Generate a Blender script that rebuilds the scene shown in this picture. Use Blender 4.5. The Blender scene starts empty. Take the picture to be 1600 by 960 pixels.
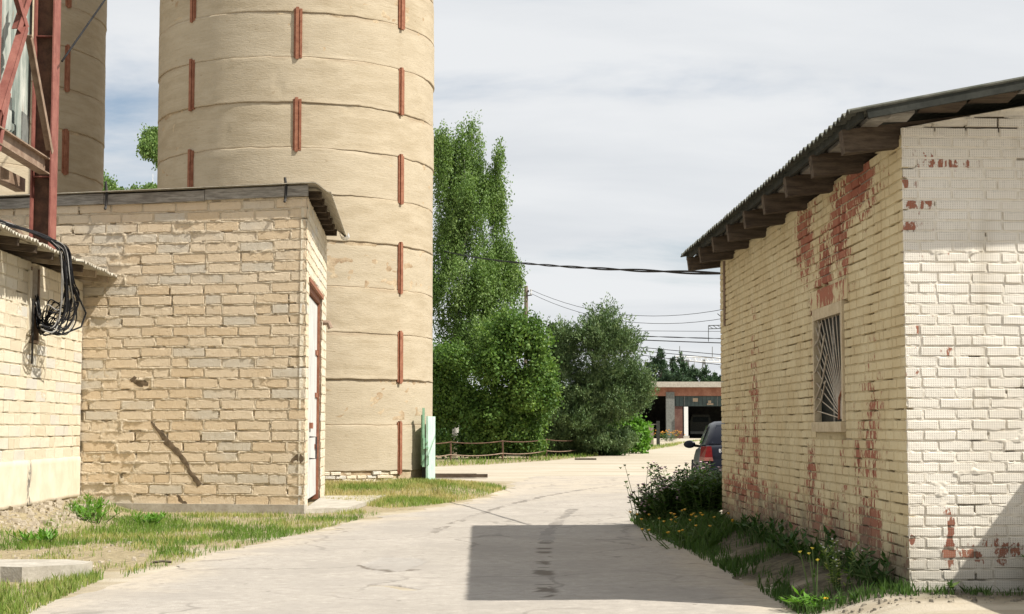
import bpy, math, random
import numpy as np
from mathutils import Vector, Matrix
R = math.radians
random.seed(7)
rng = np.random.default_rng(7)
scn = bpy.context.scene
col = scn.collection

# ------------------------------------------------------------------ camera
EYE = 1.3
PITCH = math.atan(190 / 2500)
cam_d = bpy.data.cameras.new('camera')
cam_d.lens = 56.25; cam_d.sensor_width = 36; cam_d.clip_end = 3000
cam = bpy.data.objects.new('camera', cam_d)
cam.location = (0, 0, EYE); cam.rotation_euler = (R(90) + PITCH, 0, 0)
col.objects.link(cam); scn.camera = cam

# ------------------------------------------------------------------ light
SUN = Vector((0.77, -0.36, 1.0)).normalized()
sun_d = bpy.data.lights.new('sun', 'SUN')
sun_d.energy = 5.0; sun_d.angle = R(0.5); sun_d.color = (1.0, 0.95, 0.86)
sun = bpy.data.objects.new('sun', sun_d)
sun.rotation_euler = SUN.to_track_quat('Z', 'Y').to_euler()
sun.location = (20, -10, 30); col.objects.link(sun)

scn.view_settings.view_transform = 'Standard'
scn.view_settings.look = 'None'
scn.view_settings.exposure = 0.55
scn.view_settings.gamma = 1.0
scn.cycles.max_bounces = 6

world = bpy.data.worlds.new('World'); scn.world = world; world.use_nodes = True
def make_world():
    nt = world.node_tree; nt.nodes.clear()
    n = nt.nodes.new; l = nt.links.new
    out = n('ShaderNodeOutputWorld')
    sky = n('ShaderNodeTexSky'); sky.sky_type = 'NISHITA'; sky.sun_disc = False
    sky.sun_elevation = math.asin(SUN.z); sky.sun_rotation = math.atan2(SUN.x, SUN.y)
    b1 = n('ShaderNodeBackground'); b1.inputs[1].default_value = 0.075
    l(sky.outputs[0], b1.inputs[0])
    tc = n('ShaderNodeTexCoord'); sep = n('ShaderNodeSeparateXYZ'); l(tc.outputs['Generated'], sep.inputs[0])
    zc = n('ShaderNodeMath'); zc.operation = 'MAXIMUM'; l(sep.outputs[2], zc.inputs[0]); zc.inputs[1].default_value = 0
    za = n('ShaderNodeMath'); za.operation = 'ADD'; l(zc.outputs[0], za.inputs[0]); za.inputs[1].default_value = 0.16
    dv = n('ShaderNodeVectorMath'); dv.operation = 'DIVIDE'; l(tc.outputs['Generated'], dv.inputs[0])
    cmb = n('ShaderNodeCombineXYZ'); l(za.outputs[0], cmb.inputs[0]); l(za.outputs[0], cmb.inputs[1]); cmb.inputs[2].default_value = 1e6
    l(cmb.outputs[0], dv.inputs[1])
    def noise(scale, detail, rough, off, sy=1.0):
        mp = n('ShaderNodeMapping'); mp.inputs['Location'].default_value = off
        mp.inputs['Scale'].default_value = (1, sy, 1)
        l(dv.outputs[0], mp.inputs[0])
        t = n('ShaderNodeTexNoise'); t.inputs['Scale'].default_value = scale
        t.inputs['Detail'].default_value = detail; t.inputs['Roughness'].default_value = rough
        t.inputs['Distortion'].default_value = 0.25
        l(mp.outputs[0], t.inputs['Vector']); return t.outputs['Fac']
    big = noise(0.42, 2, 0.5, (CLOUD_OFF[0], CLOUD_OFF[1], 0))
    fine = noise(1.15, 7, 0.58, (3.1, 1.7, 0), 1.5)
    a = n('ShaderNodeMath'); a.operation = 'MULTIPLY_ADD'; l(big, a.inputs[0]); a.inputs[1].default_value = 1.7
    l(fine, a.inputs[2])
    rmp = n('ShaderNodeMapRange'); rmp.interpolation_type = 'SMOOTHSTEP'
    rmp.inputs['From Min'].default_value = CLOUD_OFF[2]; rmp.inputs['From Max'].default_value = CLOUD_OFF[3]
    rmp.inputs['To Min'].default_value = 0.05; rmp.inputs['To Max'].default_value = 0.97
    l(a.outputs[0], rmp.inputs['Value'])
    tone = noise(0.9, 6, 0.55, (8.3, 5.2, 0), 2.2)
    cr = n('ShaderNodeValToRGB'); l(tone, cr.inputs[0])
    cr.color_ramp.elements[0].position = 0.36; cr.color_ramp.elements[0].color = (0.71, 0.735, 0.765, 1)
    cr.color_ramp.elements[1].position = 0.60; cr.color_ramp.elements[1].color = (0.82, 0.835, 0.85, 1)
    b2 = n('ShaderNodeBackground'); l(cr.outputs[0], b2.inputs[0]); b2.inputs[1].default_value = 0.71
    mx = n('ShaderNodeMixShader'); l(rmp.outputs[0], mx.inputs[0]); l(b1.outputs[0], mx.inputs[1]); l(b2.outputs[0], mx.inputs[2])
    l(mx.outputs[0], out.inputs[0])
CLOUD_OFF = (-2.237, -4.24, 0.93, 1.24)
make_world()

# ------------------------------------------------------------------ helpers
CT, ST = math.cos(PITCH), math.sin(PITCH)
def gp(px, py, z=0.0):
    """ground point under a photograph pixel (used to measure the place)"""
    u = (px - 800) / 2500; v = (480 - py) / 2500
    dz = ST + CT * v; t = (z - EYE) / dz
    return (u * t, (CT - ST * v) * t)
def at(px, py, Y):
    u = (px - 800) / 2500; v = (480 - py) / 2500
    t = Y / (CT - ST * v)
    return Vector((u * t, Y, EYE + (ST + CT * v) * t))
def project(p):
    x, y, z = p[0], p[1], p[2] - EYE
    d = y * CT + z * ST
    return 800 + 2500 * x / d, 480 - 2500 * (z * CT - y * ST) / d

def vnoise(x, y, seed=0, oct=1, gain=0.5):
    x = np.asarray(x, float); y = np.asarray(y, float)
    tot = 0; amp = 1; s = 0
    for o in range(oct):
        xi = np.floor(x).astype(np.int64); yi = np.floor(y).astype(np.int64)
        fx = x - xi; fy = y - yi
        fx = fx * fx * (3 - 2 * fx); fy = fy * fy * (3 - 2 * fy)
        def h(a, b):
            n = (a * 374761393 + b * 668265263 + (seed + o * 17) * 974711) & 0xffffffff
            n = ((n ^ (n >> 13)) * 1274126177) & 0xffffffff
            n = (n ^ (n >> 16)) & 0xffffffff
            return n / 4294967295.0
        v = (h(xi, yi) * (1 - fx) + h(xi + 1, yi) * fx) * (1 - fy) + (h(xi, yi + 1) * (1 - fx) + h(xi + 1, yi + 1) * fx) * fy
        tot = tot + v * amp; s += amp; amp *= gain; x = x * 2.03; y = y * 2.03
    return tot / s
def sstep(a, b, x):
    t = np.clip((np.asarray(x, float) - a) / (b - a), 0, 1); return t * t * (3 - 2 * t)

def tag(o, label=None, cat=None, group=None, kind=None):
    if label: o['label'] = label
    if cat: o['category'] = cat
    if group: o['group'] = group
    if kind: o['kind'] = kind
    return o
ORIG = {}
def empty(name, loc, label=None, cat=None, group=None, rz=0):
    o = bpy.data.objects.new(name, None); o.empty_display_size = 0.3
    o.location = loc; o.rotation_euler = (0, 0, rz); col.objects.link(o)
    ORIG[o.name] = Vector(loc)
    return tag(o, label, cat, group)
def link(name, me, parent=None, loc=(0, 0, 0)):
    o = bpy.data.objects.new(name, me); o.location = loc; col.objects.link(o)
    if parent: o.parent = parent
    return o
def root_origin(p):
    while p.parent: p = p.parent
    return ORIG.get(p.name, Vector((0, 0, 0)))

def np_mesh(name, V, loops, starts, mat=None, smooth=False, attrs=None):
    me = bpy.data.meshes.new(name)
    V = np.asarray(V, np.float32); loops = np.asarray(loops, np.int32).ravel(); starts = np.asarray(starts, np.int32)
    me.vertices.add(len(V)); me.vertices.foreach_set('co', V.ravel())
    me.loops.add(len(loops)); me.loops.foreach_set('vertex_index', loops)
    me.polygons.add(len(starts)); me.polygons.foreach_set('loop_start', starts)
    if smooth: me.polygons.foreach_set('use_smooth', np.ones(len(starts), bool))
    for k, a in (attrs or {}).items():
        at_ = me.attributes.new(k, 'FLOAT', 'POINT'); at_.data.foreach_set('value', np.asarray(a, np.float32).ravel())
    if mat: me.materials.append(mat)
    me.update(calc_edges=True); me.validate()
    return me
def grid_mesh(name, P, mat, keep=None, smooth=True, attrs=None):
    """P: (nu,nv,3)"""
    nu, nv = P.shape[:2]
    idx = np.arange(nu * nv).reshape(nu, nv)
    q = np.stack([idx[:-1, :-1], idx[1:, :-1], idx[1:, 1:], idx[:-1, 1:]], -1)
    q = q[keep] if keep is not None else q.reshape(-1, 4)
    return np_mesh(name, P.reshape(-1, 3), q, np.arange(len(q)) * 4, mat, smooth, attrs)

class MB:
    def __init__(s): s.v = []; s.f = []
    def add(s, vs, fs):
        b = len(s.v); s.v += [tuple(p) for p in vs]; s.f += [tuple(b + i for i in f) for f in fs]
    def box(s, c, size, rz=0, M=None):
        x, y, z = [a / 2 for a in size]
        m = M or Matrix.Rotation(rz, 3, 'Z')
        vs = [Vector(c) + m @ Vector((i * x, j * y, k * z)) for i in (-1, 1) for j in (-1, 1) for k in (-1, 1)]
        s.add(vs, [(0, 1, 3, 2), (4, 6, 7, 5), (0, 4, 5, 1), (2, 3, 7, 6), (0, 2, 6, 4), (1, 5, 7, 3)])
    def bar(s, a, b, w, h, up=(0, 0, 1)):
        a = Vector(a); b = Vector(b); d = (b - a).normalized()
        r = d.cross(Vector(up))
        if r.length < 1e-4: r = d.cross(Vector((1, 0, 0)))
        r.normalize(); u = r.cross(d)
        m = Matrix((r, d, u)).transposed()
        s.box((a + b) / 2, (w, (b - a).length, h), M=m)
    def tube(s, pts, r, n=6, cap=True):
        pts = [Vector(p) for p in pts]; rr = r if isinstance(r, (list, tuple)) else [r] * len(pts)
        b = len(s.v); prev = None
        for i, p in enumerate(pts):
            d = (pts[min(i + 1, len(pts) - 1)] - pts[max(i - 1, 0)])
            if d.length < 1e-9: d = Vector((0, 0, 1))
            d.normalize()
            if prev is None:
                x = d.cross(Vector((0, 0, 1)))
                if x.length < 1e-3: x = d.cross(Vector((1, 0, 0)))
            else: x = prev - d * prev.dot(d)
            x.normalize(); prev = x; y = d.cross(x)
            for k in range(n):
                a = 2 * math.pi * k / n
                s.v.append(tuple(p + (x * math.cos(a) + y * math.sin(a)) * rr[i]))
        for i in range(len(pts) - 1):
            for k in range(n):
                k2 = (k + 1) % n
                s.f.append((b + i * n + k, b + i * n + k2, b + (i + 1) * n + k2, b + (i + 1) * n + k))
        if cap:
            s.f.append(tuple(b + k for k in range(n))[::-1]); e = b + (len(pts) - 1) * n
            s.f.append(tuple(e + k for k in range(n)))
    def prism(s, poly, ext):
        """closed polygon of 3-D points, extruded by vector ext"""
        n = len(poly); ext = Vector(ext)
        vs = [Vector(p) for p in poly] + [Vector(p) + ext for p in poly]
        s.add(vs, [tuple(range(n))[::-1], tuple(range(n, 2 * n))] + [(i, (i + 1) % n, n + (i + 1) % n, n + i) for i in range(n)])
    def mesh(s, name, mat, smooth=False, o=None):
        me = bpy.data.meshes.new(name)
        vs = s.v if o is None else [(p[0] - o[0], p[1] - o[1], p[2] - o[2]) for p in s.v]
        me.from_pydata(vs, [], s.f)
        if mat: me.materials.append(mat)
        if smooth: me.polygons.foreach_set('use_smooth', [True] * len(me.polygons))
        me.update(); return me
    def build(s, name, mat, parent=None, smooth=False, fix=True):
        o = root_origin(parent) if parent else Vector((0, 0, 0))
        me = s.mesh(name, mat, smooth, o)
        if fix:
            import bmesh
            bm = bmesh.new(); bm.from_mesh(me); bmesh.ops.recalc_face_normals(bm, faces=bm.faces); bm.to_mesh(me); bm.free()
        return link(name, me, parent)
def copy_tree(o, parent=None):
    c = o.copy(); col.objects.link(c); c.parent = parent
    for ch in list(o.children): copy_tree(ch, c)
    return c

# ------------------------------------------------------------------ materials
class T:
    def __init__(s, m):
        m.use_nodes = True; s.nt = m.node_tree; s.b = s.nt.nodes['Principled BSDF']; s.out = s.nt.nodes['Material Output']
        s._pos = None
    def n(s, t): return s.nt.nodes.new(t)
    def l(s, a, b): s.nt.links.new(a, b)
    def setin(s, sock, v):
        if hasattr(v, 'is_linked') or isinstance(v, bpy.types.NodeSocket): s.l(v, sock)
        elif isinstance(v, (tuple, list)) and len(v) == 3 and sock.type == 'RGBA': sock.default_value = (*v, 1)
        else: sock.default_value = v
    def pos(s):
        if s._pos is None: s._pos = s.n('ShaderNodeNewGeometry').outputs['Position']
        return s._pos
    def obj(s): return s.n('ShaderNodeTexCoord').outputs['Object']
    def xyz(s, v=None):
        q = s.n('ShaderNodeSeparateXYZ'); s.l(v or s.pos(), q.inputs[0]); return q.outputs
    def scale(s, vec, sc, loc=(0, 0, 0), rot=(0, 0, 0)):
        m = s.n('ShaderNodeMapping'); m.inputs['Scale'].default_value = sc; m.inputs['Location'].default_value = loc
        m.inputs['Rotation'].default_value = rot
        s.l(vec, m.inputs[0]); return m.outputs[0]
    def noise(s, scale, detail=4, rough=0.55, vec=None, dist=0.0):
        t = s.n('ShaderNodeTexNoise'); t.inputs['Scale'].default_value = scale; t.inputs['Detail'].default_value = detail
        t.inputs['Roughness'].default_value = rough; t.inputs['Distortion'].default_value = dist
        s.l(vec or s.pos(), t.inputs['Vector']); return t.outputs['Fac']
    def vor(s, scale, vec=None, feature='F1'):
        t = s.n('ShaderNodeTexVoronoi'); t.feature = feature; t.inputs['Scale'].default_value = scale
        s.l(vec or s.pos(), t.inputs['Vector']); return t.outputs['Distance']
    def math(s, op, a, b=0.0, c=0.0, clamp=False):
        m = s.n('ShaderNodeMath'); m.operation = op; m.use_clamp = clamp
        for i, v in enumerate((a, b, c)): s.setin(m.inputs[i], v)
        return m.outputs[0]
    def ss(s, a, b, v, lo=0.0, hi=1.0):
        m = s.n('ShaderNodeMapRange'); m.interpolation_type = 'SMOOTHSTEP'
        s.setin(m.inputs['Value'], v); m.inputs['From Min'].default_value = a; m.inputs['From Max'].default_value = b
        m.inputs['To Min'].default_value = lo; m.inputs['To Max'].default_value = hi
        return m.outputs[0]
    def mix(s, f, a, b, mode='MIX'):
        m = s.n('ShaderNodeMix'); m.data_type = 'RGBA'; m.blend_type = mode
        s.setin(m.inputs[0], f); s.setin(m.inputs[6], a); s.setin(m.inputs[7], b); return m.outputs[2]
    def ramp(s, f, stops):
        r = s.n('ShaderNodeValToRGB'); s.l(f, r.inputs[0]); e = r.color_ramp.elements
        while len(e) < len(stops): e.new(0.5)
        for i, (p, c) in enumerate(stops): e[i].position = p; e[i].color = (*c, 1)
        return r.outputs[0]
    def attr(s, name, typ='GEOMETRY'):
        a = s.n('ShaderNodeAttribute'); a.attribute_name = name; a.attribute_type = typ; return a.outputs['Fac']
    def rnd(s):
        a = s.n('ShaderNodeObjectInfo').outputs['Random']; b = s.n('ShaderNodeNewGeometry').outputs['Random Per Island']
        return s.math('FRACT', s.math('ADD', a, b))
    def bump(s, h, strength=0.5, dist=0.02):
        b = s.n('ShaderNodeBump'); b.inputs['Strength'].default_value = strength; b.inputs['Distance'].default_value = dist
        s.l(h, b.inputs['Height']); s.l(b.outputs[0], s.b.inputs['Normal'])
    def done(s, c, rough=0.85, spec=0.25, metal=0.0):
        s.setin(s.b.inputs['Base Color'], c); s.setin(s.b.inputs['Roughness'], rough)
        s.b.inputs['Specular IOR Level'].default_value = spec; s.b.inputs['Metallic'].default_value = metal
def M(name):
    m = bpy.data.materials.new(name); return m, T(m)
def simple(name, c1, c2, sc=6.0, rough=0.8, spec=0.3, bump=0.3, metal=0.0, stretch=(1, 1, 1), dist=0.01):
    m, t = M(name); v = t.scale(t.pos(), stretch)
    f = t.noise(sc, 6, 0.6, v); f2 = t.noise(sc * 7, 3, 0.6, v)
    c = t.mix(t.ss(0.3, 0.7, f), c1, c2)
    c = t.mix(t.ss(0.45, 0.75, f2, 0, 0.35), c, tuple(0.55 * a for a in c1))
    if bump: t.bump(t.math('ADD', f, t.math('MULTIPLY', f2, 0.5)), bump, dist)
    t.done(c, rough, spec, metal); return m

MAT = {}
MAT['rust_red'] = simple('rust_red', (0.20, 0.075, 0.042), (0.30, 0.135, 0.08), 9, 0.75, 0.25, 0.4)
MAT['red_steel'] = simple('red_steel', (0.19, 0.062, 0.048), (0.28, 0.11, 0.085), 5, 0.6, 0.35, 0.25)
MAT['brown_steel'] = simple('brown_steel', (0.19, 0.125, 0.085), (0.30, 0.22, 0.16), 6, 0.7, 0.3, 0.3)
MAT['rust_brown'] = simple('rust_brown', (0.075, 0.045, 0.032), (0.15, 0.085, 0.055), 5, 0.8, 0.2, 0.3)
MAT['grey_wood'] = simple('grey_wood', (0.17, 0.155, 0.135), (0.36, 0.34, 0.30), 4, 0.9, 0.1, 0.5, stretch=(1, 1, 9))
MAT['dark_wood'] = simple('dark_wood', (0.055, 0.041, 0.03), (0.115, 0.088, 0.064), 5, 0.9, 0.1, 0.5, stretch=(1, 4, 6))
MAT['pale_wood'] = simple('pale_wood', (0.30, 0.23, 0.16), (0.42, 0.34, 0.25), 6, 0.85, 0.15, 0.4)
MAT['asbestos'] = simple('asbestos', (0.22, 0.215, 0.19), (0.34, 0.33, 0.30), 8, 0.95, 0.1, 0.4)
MAT['asbestos_tan'] = simple('asbestos_tan', (0.30, 0.27, 0.21), (0.44, 0.40, 0.33), 8, 0.95, 0.1, 0.4)
MAT['roof_grey'] = simple('roof_grey', (0.075, 0.08, 0.065), (0.14, 0.14, 0.12), 7, 0.9, 0.15, 0.4)
MAT['felt'] = simple('felt', (0.028, 0.03, 0.026), (0.05, 0.052, 0.045), 6, 0.9, 0.15, 0.3)
MAT['black_steel'] = simple('black_steel', (0.02, 0.02, 0.02), (0.05, 0.045, 0.04), 8, 0.6, 0.3, 0.2)
MAT['cable_black'] = simple('cable_black', (0.012, 0.012, 0.013), (0.025, 0.025, 0.027), 8, 0.8, 0.1, 0)
MAT['cable_grey'] = simple('cable_grey', (0.22, 0.21, 0.20), (0.32, 0.31, 0.29), 8, 0.6, 0.3, 0)
MAT['white_metal'] = simple('white_metal', (0.62, 0.62, 0.60), (0.72, 0.72, 0.70), 8, 0.5, 0.4, 0.1)
MAT['door_paint'] = simple('door_paint', (0.46, 0.46, 0.44), (0.62, 0.61, 0.57), 5, 0.7, 0.25, 0.35, stretch=(1, 1, .3))
MAT['concrete'] = simple('concrete', (0.33, 0.30, 0.25), (0.45, 0.42, 0.36), 4, 0.9, 0.2, 0.5, dist=0.02)
MAT['concrete_grey'] = simple('concrete_grey', (0.13, 0.135, 0.125), (0.19, 0.195, 0.18), 4, 0.9, 0.2, 0.5)
MAT['cream_steel'] = simple('cream_steel', (0.42, 0.33, 0.21), (0.55, 0.46, 0.31), 9, 0.7, 0.25, 0.3)
MAT['bar_steel'] = simple('bar_steel', (0.52, 0.46, 0.36), (0.40, 0.32, 0.24), 12, 0.65, 0.25, 0.2)
MAT['glass_dark'] = simple('glass_dark', (0.008, 0.011, 0.011), (0.014, 0.018, 0.018), 3, 0.5, 0.04, 0)
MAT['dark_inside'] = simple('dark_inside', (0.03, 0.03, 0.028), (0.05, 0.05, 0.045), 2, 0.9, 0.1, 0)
MAT['mint'] = simple('mint', (0.40, 0.60, 0.48), (0.50, 0.68, 0.56), 5, 0.55, 0.3, 0.15)
MAT['mint_dark'] = simple('mint_dark', (0.20, 0.38, 0.24), (0.28, 0.46, 0.31), 7, 0.55, 0.3, 0.2)
MAT['bark'] = simple('bark', (0.06, 0.048, 0.036), (0.12, 0.10, 0.08), 8, 0.95, 0.1, 0.6, stretch=(1, 1, .3))
MAT['birch_bark'] = simple('birch_bark', (0.55, 0.53, 0.49), (0.66, 0.64, 0.60), 5, 0.85, 0.1, 0.3, stretch=(1, 1, 3))
MAT['pole_wood'] = simple('pole_wood', (0.16, 0.13, 0.10), (0.27, 0.23, 0.18), 6, 0.9, 0.1, 0.4, stretch=(1, 1, .2))
MAT['stone'] = simple('stone', (0.30, 0.255, 0.19), (0.44, 0.385, 0.30), 9, 0.95, 0.15, 0.5)
MAT['dirt_stone'] = simple('dirt_stone', (0.14, 0.12, 0.09), (0.28, 0.25, 0.20), 9, 0.95, 0.15, 0.5)
MAT['tile_green'] = simple('tile_green', (0.035, 0.055, 0.052), (0.06, 0.085, 0.08), 1.2, 0.5, 0.3, 0)
MAT['brick_far'] = simple('brick_far', (0.24, 0.105, 0.07), (0.33, 0.17, 0.115), 1.0, 0.9, 0.15, 0)
MAT['brick_dark'] = simple('brick_dark', (0.12, 0.06, 0.05), (0.17, 0.10, 0.08), 1.0, 0.9, 0.15, 0)

def leafmat(name, a, b, c, trans=0.3):
    m, t = M(name)
    f = t.attr('tint'); cc = t.ramp(f, [(0.0, a), (0.5, b), (1.0, c)])
    t.done(cc, 0.55, 0.25)
    tr = t.n('ShaderNodeBsdfTranslucent'); t.l(t.mix(1.0, cc, (1.1, 1.25, 0.55), 'MULTIPLY'), tr.inputs[0])
    mx = t.n('ShaderNodeMixShader'); mx.inputs[0].default_value = trans
    t.l(t.b.outputs[0], mx.inputs[1]); t.l(tr.outputs[0], mx.inputs[2]); t.l(mx.outputs[0], t.out.inputs[0])
    return m
MAT['leaf_birch'] = leafmat('leaf_birch', (0.075, 0.135, 0.032), (0.135, 0.22, 0.058), (0.24, 0.33, 0.11))
MAT['leaf_maple'] = leafmat('leaf_maple', (0.05, 0.105, 0.024), (0.095, 0.175, 0.036), (0.19, 0.28, 0.065), 0.3)
MAT['leaf_grey'] = leafmat('leaf_grey', (0.055, 0.098, 0.036), (0.10, 0.158, 0.062), (0.19, 0.25, 0.115), 0.15)
MAT['leaf_shrub'] = leafmat('leaf_shrub', (0.08, 0.18, 0.02), (0.12, 0.26, 0.035), (0.17, 0.33, 0.06), 0.35)
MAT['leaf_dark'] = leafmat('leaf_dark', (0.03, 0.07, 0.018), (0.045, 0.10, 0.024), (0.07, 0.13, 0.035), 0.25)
MAT['needle'] = leafmat('needle', (0.03, 0.06, 0.03), (0.045, 0.085, 0.04), (0.075, 0.12, 0.055), 0.1)
MAT['grass'] = leafmat('grass', (0.10, 0.19, 0.03), (0.20, 0.28, 0.06), (0.50, 0.42, 0.20), 0.3)
MAT['weed'] = leafmat('weed', (0.04, 0.085, 0.02), (0.07, 0.13, 0.03), (0.13, 0.19, 0.06), 0.3)
def flat(name, c, rough=0.6, spec=0.3):
    m, t = M(name); f = t.noise(30, 2)
    t.done(t.mix(f, tuple(0.85 * x for x in c), c), rough, spec); return m
MAT['pink'] = flat('pink', (0.55, 0.38, 0.42)); MAT['yellow'] = flat('yellow', (0.75, 0.42, 0.03))
MAT['lemon'] = flat('lemon', (0.78, 0.62, 0.08)); MAT['petal_white'] = flat('petal_white', (0.7, 0.7, 0.66))
MAT['orange'] = flat('orange', (0.70, 0.33, 0.05))

# left-hand blocks: tan sand-lime blocks with grey ones among them
def block_mat(name, tans, grey, grey_amt, dirt):
    m, t = M(name); r = t.rnd(); ps = t.pos()
    c = t.ramp(r, [(0.0, tans[0]), (0.45, tans[1]), (1.0, tans[2])])
    g = t.math('FRACT', t.math('MULTIPLY', r, 7.31))
    zone = t.noise(0.7, 2, 0.5)
    c = t.mix(t.ss(0.62, 0.72, t.math('ADD', t.math('MULTIPLY', g, 0.55), t.math('MULTIPLY', zone, grey_amt))), c, grey)
    n1 = t.noise(14, 6, 0.65); n2 = t.noise(70, 4, 0.6); n3 = t.noise(4, 5, 0.6)
    c = t.mix(t.ss(0.45, 0.8, n1, 0, 0.35), c, dirt)
    c = t.mix(t.ss(0.55, 0.75, n2, 0, 0.35), c, tuple(0.6 * x for x in tans[0]))
    c = t.mix(t.ss(0.5, 0.8, n3, 0, 0.3), c, tuple(1.1 * x for x in tans[2]))
    t.bump(t.math('ADD', n1, t.math('MULTIPLY', n2, 0.9)), 0.8, 0.025)
    t.done(c, 0.95, 0.12); return m
MAT['block_tan'] = block_mat('block_tan', [(0.65, 0.515, 0.35), (0.685, 0.56, 0.40), (0.71, 0.60, 0.45)], (0.61, 0.55, 0.45), 0.42, (0.52, 0.42, 0.29))
MAT['block_cream'] = block_mat('block_cream', [(0.62, 0.54, 0.40), (0.67, 0.60, 0.46), (0.70, 0.64, 0.51)], (0.60, 0.57, 0.50), 0.42, (0.50, 0.43, 0.32))
MAT['mortar_tan'] = simple('mortar_tan', (0.60, 0.50, 0.36), (0.71, 0.61, 0.46), 22, 0.97, 0.1, 0.9, dist=0.03)
MAT['mortar_cream'] = simple('mortar_cream', (0.50, 0.43, 0.31), (0.60, 0.52, 0.39), 10, 0.97, 0.1, 0.6, dist=0.02)
def render_mat():
    m, t = M('render_cream'); x, y, z = t.xyz(); n1 = t.noise(3, 6, 0.6); n2 = t.noise(1.0, 6, 0.7, t.scale(t.pos(), (16, 16, 7)))
    c = t.mix(t.ss(0.3, 0.7, n1), (0.58, 0.51, 0.39), (0.66, 0.60, 0.48)); c = t.mix(t.ss(0.5, 0.75, t.noise(11, 5, 0.65), 0, 0.3), c, (0.48, 0.43, 0.34))
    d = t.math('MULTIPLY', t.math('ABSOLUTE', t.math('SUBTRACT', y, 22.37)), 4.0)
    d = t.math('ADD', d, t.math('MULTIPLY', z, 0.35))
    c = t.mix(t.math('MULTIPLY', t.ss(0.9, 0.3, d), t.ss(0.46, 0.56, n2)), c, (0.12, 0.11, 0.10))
    t.bump(n1, 0.35, 0.01); t.done(c, 0.95, 0.1); return m
MAT['render_cream'] = render_mat()
MAT['scar_shade'] = simple('scar_shade', (0.10, 0.075, 0.05), (0.20, 0.15, 0.10), 14, 0.97, 0.1, 0.6)

# right-hand building: cream / white paint wearing off red brick
def gauss_sum(t, a, z, blobs):
    tot = None
    for (a0, z0, sa, sz, amp) in blobs:
        da = t.math('MULTIPLY', t.math('SUBTRACT', a, a0), .72 / sa); dz = t.math('MULTIPLY', t.math('SUBTRACT', z, z0), .72 / sz)
        q = t.math('ADD', t.math('POWER', t.math('ABSOLUTE', da), 2.0), t.math('POWER', t.math('ABSOLUTE', dz), 2.0))
        e = t.math('MULTIPLY', t.math('POWER', 2.718, t.math('MULTIPLY', q, -1.0)), amp)
        tot = e if tot is None else t.math('MAXIMUM', tot, e)
    return tot
LEFT_WEAR = [(12.65, 3.22, .50, .20, .60), (13.3, 2.95, .30, .38, .60), (13.85, 2.66, .26, .30, .60), (14.7, 3.05, .35, .30, .56), (13.05, 2.9, .16, .3, .35), (14.5, 2.2, .09, .45, .3),
             (17.5, 1.3, .22, .85, .42), (18.3, 1.0, .5, .5, .34), (18.4, .60, 1.6, .17, .50), (14.6, .9, .22, .28, .44), (12.3, 1.25, .22, .5, .38), (12.75, .95, .14, .32, .38),
             (12.45, .52, .45, .20, .54), (14.3, .52, .7, .22, .42), (13.3, 1.0, .10, .30, .3), (16.2, .45, 1.1, .2, .36), (15.5, .34, 6.0, .13, .40)]
GABLE_WEAR = [(2.92, 2.95, .20, .22, .20), (3.1, 3.16, .2, .08, .22), (2.84, 2.75, .08, .2, .27), (3.07, .50, .035, .135, .75), (2.80, .53, .02, .04, .75), (3.46, .45, .14, .06, .5), (3.25, .42, .07, .03, .5), (2.95, 1.9, .2, .3, .08)]
def paint_brick(name, paint, paint2, blobs, use_x, net, grime, mort=False):
    m, t = M(name); x, y, z = t.xyz(); a = x if use_x else y
    r = t.rnd()
    v = t.scale(t.pos(), (11, 11, 5)); nz = t.ss(0.32, 0.68, t.noise(1.6, 6, 0.7, v))
    nl = t.noise(2.2, 3, 0.5)
    w = t.math('ADD', gauss_sum(t, a, z, blobs), t.math('MULTIPLY', nz, 0.44))
    w = t.math('ADD', w, t.math('MULTIPLY', r, 0.25))
    wear = t.ss(0.665, 0.705, w)
    pc = t.mix(t.ss(0.3, 0.7, nl), paint, paint2)
    pc = t.mix(t.math('MULTIPLY', r, 0.30), pc, tuple(0.8 * q for q in paint))
    f2 = t.noise(40, 4, 0.65)
    pc = t.mix(t.ss(0.52, 0.72, f2, 0, 0.30), pc, tuple(0.55 * q for q in paint))
    st = t.noise(1.0, 5, 0.6, t.scale(t.pos(), (5, 5, .5)))
    pc = t.mix(t.ss(0.52, 0.78, st, 0, 0.35), pc, (0.33, 0.27, 0.17))
    bc = t.mix(r, (0.25, 0.08, 0.05), (0.34, 0.135, 0.085))
    if mort: bc = (0.22, 0.18, 0.14)
    bc = t.mix(t.ss(0.4, 0.8, t.noise(18, 4), 0, 0.5), bc, (0.24, 0.13, 0.09))
    c = t.mix(wear, pc, bc)
    gz = t.math('ADD', z, t.math('MULTIPLY', t.noise(1.7, 5, 0.6), 0.9))
    c = t.mix(t.ss(1.25, 0.65, gz, 0, grime), c, (0.13, 0.115, 0.085))
    h = t.math('ADD', t.math('MULTIPLY', f2, 0.35), t.math('MULTIPLY', wear, -0.35))
    if net:
        sx = t.math('SINE', t.math('MULTIPLY', a, 2 * math.pi / 0.0165)); sz = t.math('SINE', t.math('MULTIPLY', z, 2 * math.pi / 0.0125))
        g = t.math('MULTIPLY', t.ss(0.0, 0.7, sx), t.ss(0.0, 0.7, sz))
        g = t.math('MULTIPLY', g, t.ss(0.15, 0.3, t.noise(3.5, 2)))
        h = t.math('SUBTRACT', h, t.math('MULTIPLY', g, 0.8))
        c = t.mix(t.math('MULTIPLY', g, 0.62), c, (0.27, 0.235, 0.19))
    t.bump(h, 0.55, 0.012)
    t.done(c, 0.9, 0.15); return m
MAT['paint_left'] = paint_brick('paint_left', (0.55, 0.445, 0.265), (0.62, 0.53, 0.34), LEFT_WEAR, False, False, 0.85)
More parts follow.
